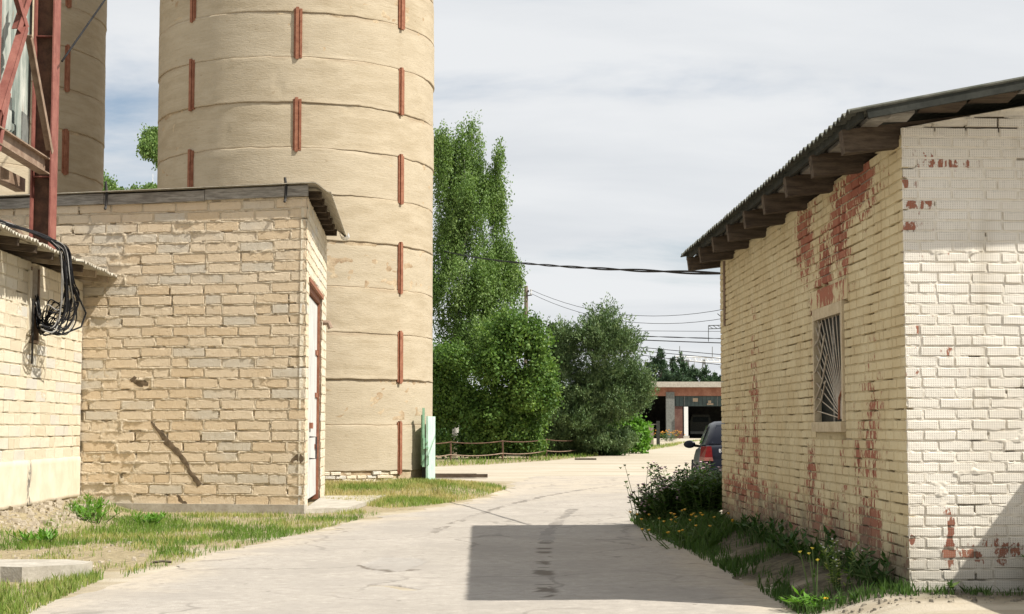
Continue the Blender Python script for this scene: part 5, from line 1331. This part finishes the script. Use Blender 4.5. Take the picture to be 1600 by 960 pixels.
def build_far_steel():
    # round black lamp on a mast behind the round tree
    p = at(862, 513, 95)
    th = empty('signal_lamp', (p.x, 95, 0), 'round black signal lamp on a mast behind the grey-green tree', 'signal')
    mb = MB(); mb.tube([(p.x + .3, 95.2, 0), (p.x + .3, 95.2, p.z + .1)], .06, 8); mb.build('mast', MAT['black_steel'], th)
    mb = MB(); mb.tube([p + Vector((0, .2, 0)), p + Vector((0, -.12, 0))], [.20, .30], 18); mb.build('shade', MAT['cable_black'], th)
    mb = MB(); mb.tube([p + Vector((0, -.121, 0)), p + Vector((0, -.14, 0))], .15, 14); mb.build('lens', MAT['cable_black'], th)
    # bracket of the overhead line
    D = 120; a = at(1107, 509, D)
    th = empty('line_bracket', (a.x + 3.5, D, 0), 'lattice bracket of the overhead line at the brick building edge', 'bracket')
    mb = MB(); w = 3.4
    mb.tube([a, a + Vector((w, 0, .1))], .03, 5); mb.tube([a - Vector((0, 0, .25)), a + Vector((w, 0, -.15))], .03, 5)
    for i in range(10): mb.tube([a + Vector((w * i / 10, 0, 0)), a + Vector((w * (i + 1) / 10, 0, -.24))], .02, 4)
    mb.build('arm', MAT['felt'], th)
    mb = MB(); mb.tube([a, at(1107, 534, D)], .025, 5); mb.build('hanger', MAT['felt'], th)
    mb = MB(); mb.tube([(a.x + w, D, 0), (a.x + w, D, a.z + 1)], .12, 6); mb.build('mast', MAT['felt'], th)
    mb = MB(); mb.tube([a + Vector((w * .5, 0, .05)), a + Vector((w * .2, 0, .9))], .03, 5); mb.build('stay', MAT['felt'], th)
    # white lattice gantry
    D = 270; th = empty('lattice_gantry', (at(1090, 600, D).x, D, 0), 'pale steel lattice gantry standing among the distant pines', 'gantry')
    a = at(1056, 557, D); b = at(1140, 560, D); mb = MB(); h = .75
    for o in (0, -h): mb.tube([a + Vector((0, 0, o)), b + Vector((0, 0, o))], .09, 5)
    n = 18
    for i in range(n): mb.tube([a.lerp(b, i / n) - Vector((0, 0, h * (i % 2))), a.lerp(b, (i + 1) / n) - Vector((0, 0, h * ((i + 1) % 2)))], .06, 4)
    mb.build('beam', MAT['white_metal'], th)
    for (px, w) in ((1074, 8), (1100, 10)):
        mb = MB(); t = at(px, 562, D)
        for s in (-1, 1): mb.tube([t + Vector((s * .12, 0, 0)), Vector((t.x + s * w * .108 * 1.6, D, 0))], .09, 5)
        for j in range(8):
            f = j / 8; z = t.z * (1 - f); e = .12 + (w * .108 * 1.6 - .12) * f; f2 = (j + 1) / 8; e2 = .12 + (w * .108 * 1.6 - .12) * f2
            mb.tube([(t.x - e, D, z), (t.x + e2, D, t.z * (1 - f2))], .05, 4); mb.tube([(t.x + e, D, z), (t.x - e2, D, t.z * (1 - f2))], .05, 4)
        mb.build('leg', MAT['concrete_grey'], th)
    for px, py in ((1062, 541), (1113, 542)):
        mb = MB(); p = at(px, py, D); q = at(px, 558, D); mb.tube([q, p], .06, 5); mb.build('spike', MAT['concrete_grey'], th)
build_far_steel()
def build_debris():
    x, y = gp(738, 716)
    x += .7; y += 5.5
    th = empty('leaning_slab', (x, y + 4, 0), 'pale slate sheets leaning in the shade under the birch', 'slab')
    for i, (dx, w, h, r) in enumerate(((-1.0, 1.0, .95, .2), (-.2, .9, .85, -.1), (.5, .7, 1.05, .35))):
        mb = MB(); m = Matrix.Rotation(r, 3, 'Z') @ Matrix.Rotation(R(-24), 3, 'X') @ Matrix.Rotation(R(18 * (i - 1)), 3, 'Y')
        mb.box((x + dx, y + 4 + i * .1, h * .45), (w, .05, h), M=m); mb.build('sheet', MAT['concrete_grey'], th)  # dark grey on these pale sheets stands in for tree shade
build_debris()

# ------------------------------------------------------------------ car
def build_car():
    yaw = R(-4.6)
    rear = Vector((4.12, 28.1, 0))
    th = empty('parked_car', rear, 'dark navy saloon car parked nose away behind the brick building corner', 'car')
    Mz = Matrix.Rotation(yaw, 3, 'Z')
    tf = lambda p: tuple(rear + Mz @ Vector(p))
    def loft(name, secs, mat, par, closed=False, ends=True):
        n = len(secs[0]); V = [tf(p) for s in secs for p in s]; F = []
        for i in range(len(secs) - 1):
            for k in range(n - (0 if closed else 1)):
                k2 = (k + 1) % n; F.append((i * n + k, i * n + k2, (i + 1) * n + k2, (i + 1) * n + k))
        if ends: F += [tuple(range(n)), tuple((len(secs) - 1) * n + k for k in range(n))[::-1]]
        mb = MB(); mb.add(V, F); return mb.build(name, mat, par, True)
    # lower body: half sections mirrored (y along the car, 0 at the rear bumper)
    ST_ = [(0.0, .42, .60, .62), (.03, .30, .70, .72), (.10, .24, .93, .78), (.22, .22, 1.00, .80), (.60, .20, 1.015, .835), (1.0, .19, .985, .86), (1.9, .19, .965, .867), (2.7, .19, .95, .867), (3.2, .19, .92, .85), (3.7, .20, .86, .82), (4.15, .24, .74, .74), (4.33, .32, .62, .60), (4.37, .42, .52, .5)]
    secs = []
    for (y, zb, zt, hw) in ST_:
        prof = [(hw * .86, zb), (hw * .965, zb + .10 * (zt - zb)), (hw * 1.0, zb + .38 * (zt - zb)), (hw * .995, zb + .62 * (zt - zb)), (hw * .965, zb + .80 * (zt - zb)), (hw * .93, zb + .93 * (zt - zb)), (hw * .86, zt - .006), (hw * .5, zt + .012), (0, zt + .016)]
        secs.append([(-x, y, z) for x, z in prof] + [(x, y, z) for x, z in prof[::-1][1:]])
    body = loft('body', secs, MAT['car_paint'], th)
    # greenhouse
    G = [(.42, 1.008, 1.010, .735, .70), (.62, 1.01, 1.17, .745, .64), (.85, 1.0, 1.33, .75, .57), (1.05, .99, 1.395, .755, .56), (1.5, .98, 1.43, .76, .565), (2.0, .97, 1.43, .76, .565), (2.45, .96, 1.39, .755, .55), (2.8, .95, 1.23, .745, .60), (3.18, .935, .94, .72, .69)]
    secs = []
    for (y, z0, z1, w0, w1) in G:
        prof = [(w0, z0), (w0 + (w1 - w0) * .55, z0 + (z1 - z0) * .60), (w1 + .02, z0 + (z1 - z0) * .90), (w1 - .08, z1), (w1 * .5, z1 + .012), (0, z1 + .016)]
        secs.append([(-x, y, z) for x, z in prof] + [(x, y, z) for x, z in prof[::-1][1:]])
    loft('cabin', secs, MAT['car_paint'], th)
    # glass laid 4 mm proud of the cabin shell
    def pane(name, pts):
        mb = MB(); v = [tf(p) for p in pts]; mb.add(v, [tuple(range(len(v)))]); n_ = (Vector(v[1]) - Vector(v[0])).cross(Vector(v[2]) - Vector(v[0])).normalized()
        mb = MB(); mb.prism(v, n_ * .004); return mb.build(name, MAT['car_glass'], th)
    pane('rear_window', [(-.60, .47, 1.047), (.60, .47, 1.047), (.50, .90, 1.362), (-.50, .90, 1.362)])
    for s in (-1, 1):
        pane('side_window', [(s * .752, 1.12, 1.03), (s * .752, 2.0, 1.02), (s * .628, 2.0, 1.36), (s * .628, 1.30, 1.365)]); pane('side_window', [(s * .752, 2.06, 1.02), (s * .750, 2.75, 1.0), (s * .625, 2.35, 1.335), (s * .628, 2.06, 1.355)])
        # tail light wrapping the corner
        mb = MB(); prof = [(s * .52, .035, .985), (s * .72, .075, .985), (s * .825, .25, .985), (s * .845, .25, .80), (s * .785, .05, .735), (s * .50, .0, .735)]
        up = [(s * .61, .00, .80), (s * .625, .045, .99), (s * .70, .065, .99), (s * .80, .20, .985), (s * .822, .21, .80), (s * .745, .015, .80)]
        mb.add([tf((x, y - .012, z)) for x, y, z in up] + [tf((x, y + .08, z)) for x, y, z in up], [tuple(range(6))] + [(i, (i + 1) % 6, 6 + (i + 1) % 6, 6 + i) for i in range(6)])
        tl = mb.build('tail_light', MAT['tail_red'], th)
        dn = [(s * .595, -.005, .735), (s * .61, .00, .797), (s * .745, .015, .797), (s * .822, .21, .797), (s * .835, .22, .735), (s * .755, .005, .735)]
        mb = MB(); mb.add([tf((x, y - .012, z)) for x, y, z in dn] + [tf((x, y + .08, z)) for x, y, z in dn], [tuple(range(6))] + [(i, (i + 1) % 6, 6 + (i + 1) % 6, 6 + i) for i in range(6)]); mb.build('reversing_lens', MAT['tail_pink'], tl)
        # mirror
        mb = MB(); base = Vector((s * .93, 2.62, 1.0))
        for i in range(5): pass
        ring = lambda y, k: [(base.x + s * .115 * k * math.cos(a) , base.y + y, base.z + .075 * k * math.sin(a) * (1.0)) for a in [2 * math.pi * i / 14 for i in range(14)]]
        loft('mirror', [ring(-.05, .55), ring(-.045, .96), ring(.0, 1.0), ring(.07, .8), ring(.10, .3)], MAT['car_paint'], th, True)
        mb.bar(tf((s * .72, 2.62, .96)), tf((s * .85, 2.62, .98)), .06, .05); mb.build('mirror_arm', MAT['tyre'], th)
        for y in (.85, 3.45):
            mb = MB(); mb.tube([tf((s * .66, y, .31)), tf((s * .70, y, .31)), tf((s * .85, y, .31)), tf((s * .872, y, .31))], [.29, .31, .31, .28], 24); wh = mb.build('wheel', MAT['tyre'], th, False)
            mb = MB(); mb.tube([tf((s * .871, y, .31)), tf((s * .880, y, .31))], [.20, .19], 20); mb.build('rim', MAT['rim'], wh)
            mb = MB(); mb.tube([tf((s * .80, y, .34)), tf((s * .864, y, .34))], .355, 24); mb.build('wheel_arch', MAT['tyre'], th)
    bm_ = []
    for (y, z, h, w) in ((-.055, .50, .07, .60), (-.06, .50, .13, .72), (.02, .50, .15, .80), (.25, .50, .15, .862), (.30, .50, .14, .862)):
        bm_.append([(-w, y, z - h), (-w * 1.0, y, z + h * .8), (-w * .9, y, z + h), (w * .9, y, z + h), (w, y, z + h * .8), (w, y, z - h)])
    loft('bumper', bm_, MAT['car_paint'], th)
    mb = MB(); mb.box((0, 0, 0), (.52, .012, .11)); mb.v = [tf((v[0], v[1] + .012, v[2] + .74)) for v in mb.v]; mb.build('number_plate', MAT['white_metal'], th)
    mb = MB(); mb.bar(tf((-.66, .30, 1.022)), tf((.66, .30, 1.022)), .04, .02); mb.build('boot_edge', MAT['car_paint'], th)
    mb = MB(); mb.tube([tf((-.867, .9, .62)), tf((-.874, 2.0, .62)), tf((-.872, 3.0, .62))], .018, 6); mb.build('side_moulding', MAT['tyre'], th)
    cu = bpy.data.curves.new('lettering', 'FONT'); cu.body = 'BORA'; cu.size = .085; cu.extrude = .004; cu.space_character = 1.25
    tmp = bpy.data.objects.new('lettering', cu); col.objects.link(tmp)
    bpy.context.view_layer.update()
    me = bpy.data.meshes.new_from_object(tmp.evaluated_get(bpy.context.evaluated_depsgraph_get())); bpy.data.objects.remove(tmp)
    me.name = 'lettering'; me.materials.clear(); me.materials.append(MAT['chrome'])
    V = [Vector(v.co) for v in me.vertices]
    for v in me.vertices: v.co = Mz @ Vector((v.co.x - .50, .045 + (v.co.y) * .18 - v.co.z - .03, v.co.y + .885))
    link('lettering', me, th)
build_car()

# ------------------------------------------------------------------ grass and weeds
def in_poly(X, Y, pts):
    r = np.zeros(X.shape, bool)
    for (a, b) in zip(pts, pts[1:] + pts[:1]):
        r ^= ((a[1] > Y) != (b[1] > Y)) & (X < (b[0] - a[0]) * (Y - a[1]) / (b[1] - a[1] + 1e-12) + a[0])
    return r
def grass(name, pts, n, h, w, dens, dry, seed, lean=.5, mat='grass'):
    """n candidate blades in a ground polygon; dens(x,y) -> 0..1, dry(x,y) -> tint"""
    r = np.random.default_rng(seed); P = np.array(pts); lo, hi = P.min(0), P.max(0)
    X = r.uniform(lo[0], hi[0], n); Y = r.uniform(lo[1], hi[1], n)
    k = in_poly(X, Y, [tuple(p) for p in pts]); X, Y = X[k], Y[k]
    k = r.random(len(X)) < dens(X, Y); X, Y = X[k], Y[k]; m = len(X)
    Z = height(X, Y); H = h * (.45 + .9 * r.random(m)) ; a = r.uniform(0, 6.28, m); ln = lean * r.random(m)
    tx, ty = np.cos(a), np.sin(a); b = r.uniform(0, 6.28, m); wx, wy = np.cos(b) * w, np.sin(b) * w
    base = np.stack([X, Y, Z - .01], -1); mid = base + np.stack([tx * H * ln * .3, ty * H * ln * .3, H * .6], -1); tip = base + np.stack([tx * H * ln, ty * H * ln, H], -1)
    W = np.stack([wx, wy, wx * 0], -1)
    V = np.stack([base - W, base + W, mid + W * .7, tip, mid - W * .7], 1).reshape(-1, 3)
    t = np.clip(dry(X, Y) + .13 * r.normal(size=m), 0, 1)
    o = link(name, np_mesh(name, V, np.arange(5 * m), np.arange(m) * 5, MAT[mat], False, {'tint': np.repeat(t, 5)})); o['kind'] = 'stuff'
    return o
gpl = lambda L: [gp(*p) for p in L]
def dn(th, sc, seed, soft=.12):
    return lambda x, y: sstep(th - soft, th + soft, vnoise(x * sc, y * sc * .6, seed, 3))
grass('verge_grass', gpl([(128, 800), (300, 805), (480, 806), (560, 800), (600, 803), (480, 833), (330, 866), (225, 896), (190, 905), (250, 862), (150, 850), (60, 860), (0, 862), (-80, 850), (60, 835)]), 52000, .075, .004, lambda x, y: .12 + .85 * dn(.47, 1.6, 101)(x, y), lambda x, y: .12 + .6 * sstep(.40, .7, vnoise(x * 1.5, y * 1.0, 103, 3)), 1)
grass('verge_grass', gpl([(-60, 840), (270, 848), (290, 862), (200, 900), (-60, 900)]), 12000, .06, .004, dn(.60, 2.2, 105), lambda x, y: .4 + .5 * vnoise(x * 2, y * 2, 106, 2), 2)
grass('verge_grass', gpl([(-40, 922), (60, 915), (150, 900), (165, 905), (90, 938), (40, 966), (-40, 966)]), 9000, .08, .004, lambda x, y: .25 + .75 * dn(.42, 3, 107)(x, y), lambda x, y: .25 + .5 * vnoise(x * 3, y * 3, 108, 2), 3)
grass('verge_grass', gpl([(505, 768), (680, 763), (740, 764), (792, 770), (740, 780), (680, 789), (610, 795), (560, 790), (505, 786)]), 46000, .095, .005, lambda x, y: .2 + .7 * dn(.42, 1.2, 109)(x, y), lambda x, y: .42 + .6 * sstep(.3, .65, vnoise(x * 1.1, y * .8, 110, 3)), 4)
pts = [(p[0], p[1] - .6) for p in FY] + [(24, 190), (10, 120), (3, 100), (-20, 90), (-12, 58)]
grass('far_verge_grass', pts, 150000, .17, .014, lambda x, y: sstep(11, 1, y - fence_line(x)) * (.4 + .6 * dn(.35, .6, 111)(x, y)), lambda x, y: .15 + .5 * sstep(.35, .7, vnoise(x * .5, y * .4, 112, 3)) + .25 * sstep(6, 9, x), 5)
# shaded bank beside the brick building
bank = [(1.85, 22.6), (2.62, 22.6), (2.78, 11.0), (2.0, 11.2), (1.95, 14), (1.72, 20)]
grass('bank_weeds', bank, 22000, .10, .005, lambda x, y: np.clip(dn(.56, 2.0, 113, .07)(x, y) * .7 + .6 * sstep(17, 20, y) + .35 * sstep(.22, .05, WX(y) - x) + .5 * sstep(.25, .0, abs(x - 2.0)) * dn(.45, 3, 118)(x, y), 0, 1), lambda x, y: .10 + .35 * vnoise(x * 2, y * 2, 114, 2), 6, .7, 'weed')
grass('tall_weed_grass', [(1.65, 22.6), (2.4, 23.0), (2.5, 18.2), (2.0, 16.6), (1.82, 17.5), (1.65, 20.5)], 9000, .17, .005, lambda x, y: .2 + .6 * dn(.45, 2, 115)(x, y), lambda x, y: .15 + .5 * vnoise(x * 2, y * 2, 116, 2), 7, .9, 'weed')

def leafy(name, base, n_stem, h, spread, leaf, n_leaf, label, cat, flower=None, nf=0, fr=.02, seed=0, group=None, lean=.25, mat='weed', up=.3, asp=.4):
    r = random.Random(seed); th = empty(name, base, label, cat, group); b = Vector(base); st = MB(); C = []; U = []; W = []; tips = []
    for i in range(n_stem):
        a = r.uniform(0, 6.28); q = r.random() ** .5 * spread; s = b + Vector((math.cos(a) * q * .5, math.sin(a) * q * .5, 0)); hh = h * r.uniform(.6, 1.05)
        e = s + Vector((math.cos(a) * q * .8, math.sin(a) * q * .8, hh)) + Vector((r.uniform(-1, 1), r.uniform(-1, 1), 0)) * lean * hh * .5
        m = s.lerp(e, .5) + Vector((0, 0, hh * .06)); st.tube([s, m, e], [.007, .005, .003], 4, False); tips.append(e)
        for k in range(n_leaf):
            f = r.uniform(.08, 1.0); p = s.lerp(m, f * 2) if f < .5 else m.lerp(e, f * 2 - 1)
            d = Vector((r.uniform(-1, 1), r.uniform(-1, 1), r.uniform(-.2, 1) * up + .1)).normalized(); l = leaf * r.uniform(.6, 1.2) * (1.15 - .5 * f)
            C.append(p + d * l); U.append(d * l); w = d.cross(Vector((r.uniform(-.4, .4), r.uniform(-.4, .4), 1))).normalized() * l * asp; W.append(w)
    st.build('stem', MAT['leaf_stem'], th)
    O = np.array(base); t = np.clip(np.random.default_rng(seed).normal(.45, .22, len(C)), 0, 1)
    link('foliage', quads_from(np.array(C) - O, np.array(U), np.array(W), t, 'foliage', MAT[mat]), th)
    if flower:
        for i in range(nf):
            p = tips[i % len(tips)] + (Vector((0, 0, .004)) if i < len(tips) else Vector((r.uniform(-1, 1), r.uniform(-1, 1), r.uniform(-1.2, .2))) * spread * .22)
            mb = MB(); k = 7
            rim = [p + Vector((math.cos(2 * math.pi * j / k) * fr * (1 if j % 2 else .75), math.sin(2 * math.pi * j / k) * fr * (1 if j % 2 else .75), fr * r.uniform(.1, .5))) for j in range(k)]
            mb.add([p + Vector((0, 0, fr * .5))] + rim + [p - Vector((0, 0, fr * .5))], [(0, 1 + j, 1 + (j + 1) % k) for j in range(k)] + [(k + 1, 1 + (j + 1) % k, 1 + j) for j in range(k)])
            mb.build('flower', MAT[flower], th)
    return th
MAT['leaf_stem'] = simple('leaf_stem', (0.07, 0.11, 0.035), (0.12, 0.16, 0.06), 9, 0.8, 0.2, 0)
G0 = lambda x, y: (x, y, float(height(x, y)))
# flowering clump at the far corner of the brick building
for i, (x, y, h, s, lab) in enumerate(((2.34, 21.3, .74, .42, 'tallest pink-flowered weed clump hard against the far wall corner'), (2.12, 21.0, .60, .34, 'pink-flowered weed clump in the middle, between the wall clump and the road'), (1.93, 21.3, .46, .28, 'outermost pink-flowered weed clump leaning over the road edge'), (2.45, 20.6, .62, .30, 'leafy weed clump in deep shade at the foot of the wall corner'))):
    leafy('flowering_weed', G0(x, y), 64, h, s, .066, 34, lab, 'plant', 'pink' if i < 3 else None, 110 if i < 3 else 0, .026, 200 + i, 'pink-flowered weeds by the far corner', asp=.42)
# single burnet stalks standing clear over the road
leafy('seed_head_weed', G0(1.78, 21.5), 12, .80, .34, .05, 7, 'thin stalks with dark seed heads standing out against the pale road', 'plant', 'leaf_stem', 16, .026, 231, lean=.5)
ys = random.Random(8)
for (x, y, h, n, f, lab) in ((1.72, 18.6, .34, 14, 'yellow', 'orange-yellow flowers on short stems nearest the road edge'), (2.12, 18.2, .30, 9, 'yellow', 'cluster of orange-yellow flowers by the wall, right of the pink weeds'), (1.82, 17.3, .24, 8, 'yellow', 'lowest orange-yellow flowers where the bank meets the asphalt')):
    leafy('yellow_flowers', G0(x, y), n, h, .32, .04, 5, lab, 'flowers', f, n, .023, int(x * 100 + y), 'orange-yellow flowers on the shaded bank', lean=.6)
for i, (x, y, h) in enumerate(((2.56, 17.4, .24), (2.57, 16.5, .28), (2.60, 15.8, .26), (2.60, 14.9, .30), (2.62, 14.2, .28), (2.63, 13.6, .34), (2.62, 13.1, .24), (2.66, 12.4, .30), (2.68, 11.8, .30))):
    leafy('dock_plant', G0(x, y), 8, h * .85, .18, .065, 8, 'dark leafy weed along the brick wall, %s' % ('farthest of the row', 'second from the far end', 'below the far side of the window', 'below the window sill', 'below the near side of the window', 'tallest of its row', 'right behind the yellow-headed stalks', 'low and feathery, left of the corner', 'nearest the building corner')[i], 'plant', None, 0, 0, 300 + i, 'dark weeds along the brick wall', asp=.36, up=1.0, mat='leaf_dark')
leafy('hawkweed', G0(2.19, 11.62), 4, .46, .10, .03, 3, 'tall thin stalks with small yellow heads at the shadow edge', 'plant', 'lemon', 4, .018, 320, lean=.2)
leafy('fleabane', G0(2.40, 11.9), 9, .36, .16, .030, 26, 'pale branching weed with tiny white heads left of the building corner', 'plant', 'petal_white', 22, .010, 321, lean=.4, mat='grass')
leafy('dandelion_rosette', G0(2.10, 11.45), 14, .12, .16, .07, 6, 'sunlit bright green rosette at the near end of the weedy bank', 'plant', 'yellow', 1, .022, 322, lean=.9, mat='leaf_shrub', asp=.3)
leafy('burdock', G0(3.66, 11.05), 8, .30, .16, .08, 10, 'broad-leaved weed at the right edge below the white gable', 'plant', None, 0, 0, 323, asp=.45, up=.8)
grass('gable_foot_weeds', [(2.85, 11.32), (4.2, 11.40), (4.2, 11.0), (2.85, 11.05)], 1500, .06, .004, lambda x, y: dn(.55, 4, 119)(x, y), lambda x, y: .3 + .4 * vnoise(x * 3, y * 3, 120, 2), 9, .9, 'weed')
leafy('seedling', G0(3.05, 11.15), 3, .10, .06, .045, 4, 'tiny green seedling against the foot of the white gable', 'plant', None, 0, 0, 324, asp=.45)
for i, (px, py) in enumerate(((1040, 690), (1048, 690))):
    x, y = gp(px, py); leafy('marigold', (x, y, 0), 26, 1.15 - .15 * i, 1.3, .12, 9, ('taller orange flowers beside the dark gate post', 'shorter orange flowers at the road side, right of the gate post')[i], 'flowers', 'orange', 26, .10, 340 + i, 'orange flowers by the gate panel')
for i, (px, py, h) in enumerate(((135, 815, .26), (150, 818, .20), (60, 850, .14), (230, 822, .14))):
    x, y = gp(px, py); leafy('broadleaf_weed', G0(x, y), 14, h, .30, .07, 8, ('largest leafy green weed in the corner between annex and block wall', 'second leafy weed, right of the corner one', 'low weed below the rubble by the annex', 'low weed in the grass below the tan wall')[i], 'plant', None, 0, 0, 350 + i, 'green weeds in the grass verge', mat='leaf_shrub', asp=.3, up=1.2)

# ------------------------------------------------------------------ loose stones, slab, sticks
def stones(name, pts, n, r0, r1, mat, seed, tagk='stuff'):
    r = np.random.default_rng(seed); P = np.array(pts); lo, hi = P.min(0), P.max(0); mb = MB(); c = 0
    while c < n:
        x, y = r.uniform(lo[0], hi[0]), r.uniform(lo[1], hi[1])
        if not in_poly(np.array([x]), np.array([y]), [tuple(p) for p in pts])[0]: c += .2; continue
        s = r0 + (r1 - r0) * r.random() ** 3; z = float(height(x, y)); sq = r.uniform(.4, .8); a = r.uniform(0, 6.28)
        vs = []
        for (i, j, k) in ((-1, -1, -1), (1, -1, -1), (1, 1, -1), (-1, 1, -1), (-.7, -.7, 1), (.7, -.7, 1), (.7, .7, 1), (-.7, .7, 1)):
            i, j, k = [q * r.uniform(.7, 1.15) for q in (i, j, k)]
            vs.append((x + s * (i * math.cos(a) - j * math.sin(a)), y + s * (i * math.sin(a) + j * math.cos(a)), z + s * sq * (k + .4)))
        mb.add(vs, [(0, 3, 2, 1), (4, 5, 6, 7), (0, 1, 5, 4), (1, 2, 6, 5), (2, 3, 7, 6), (3, 0, 4, 7)]); c += 1
    o = mb.build(name, mat); o['kind'] = tagk
stones('rubble', [(-6.8, 25.0), (-6.2, 25.0), (-5.6, 19.0), (-6.6, 19.0)], 520, .010, .055, MAT['stone'], 1)
stones('gravel', [(-6.2, 24.5), (-4.0, 24.0), (-3.6, 15.0), (-6.2, 15.0)], 500, .006, .03, MAT['stone'], 2)
stones('gravel', [(1.2, 24), (2.1, 23), (2.2, 10), (1.4, 10)], 420, .004, .016, MAT['stone'], 3)
stones('gravel', [(2.2, 11.35), (3.9, 11.25), (3.9, 10.6), (2.2, 10.6)], 260, .004, .020, MAT['dirt_stone'], 4)
stones('gravel', [(-4, 24), (1.2, 24), (1.2, 11), (-3.4, 11)], 260, .004, .013, MAT['stone'], 6)
def build_slab():
    a = gp(-90, 897, .14); b = gp(152, 899, .14)
    th = empty('concrete_slab', (-4.5, 14.2, 0), 'flat concrete slab at the left edge with a broken front lip', 'slab')
    mb = MB(); poly = [(-7.5, 13.65), (-4.35, 13.75), (-4.15, 13.68), (-3.72, 13.98), (-3.70, 14.25), (-4.0, 14.50), (-7.5, 14.45)]
    mb.prism([(x, y, .0) for x, y in poly], (0, 0, .13)); o = mb.build('deck', MAT['concrete'], th)
    bpy.context.view_layer.update()
    mb = MB(); mb.prism([(-7.4, 13.72, -.02), (-4.3, 13.82, -.02), (-4.3, 14.2, -.02), (-7.4, 14.2, -.02)], (0, 0, .015)); 
build_slab()
for (px, py, l, a, lab) in ((253, 884, .18, .3, 'short dark stick lying on the sandy road edge'), (915, 719, .9, .1, 'dark piece of bark lying on the pale yard')):
    x, y = gp(px, py); z = .03
    mb = MB(); mb.tube([(x - l / 2, y, z), (x, y + .02, z + .01), (x + l / 2 * math.cos(a), y + l / 2 * math.sin(a), z)], .012 if l < .5 else .05, 5); o = mb.build('stick', MAT['bark']); tag(o, lab, 'stick')
# old timber baulks in the yard beyond the silo
x, y = gp(720, 748)
for i in range(2):
    mb = MB(); mb.box((x - .6 + i * .2, y + i * .45, .07), (2.6 - i, .18, .09), .03); o = mb.build('timber_baulk', MAT['dark_wood']); tag(o, ('front weathered timber lying in the yard right of the mint door', 'rear weathered timber lying in the yard right of the mint door')[i], 'timber', 'timbers in the yard')
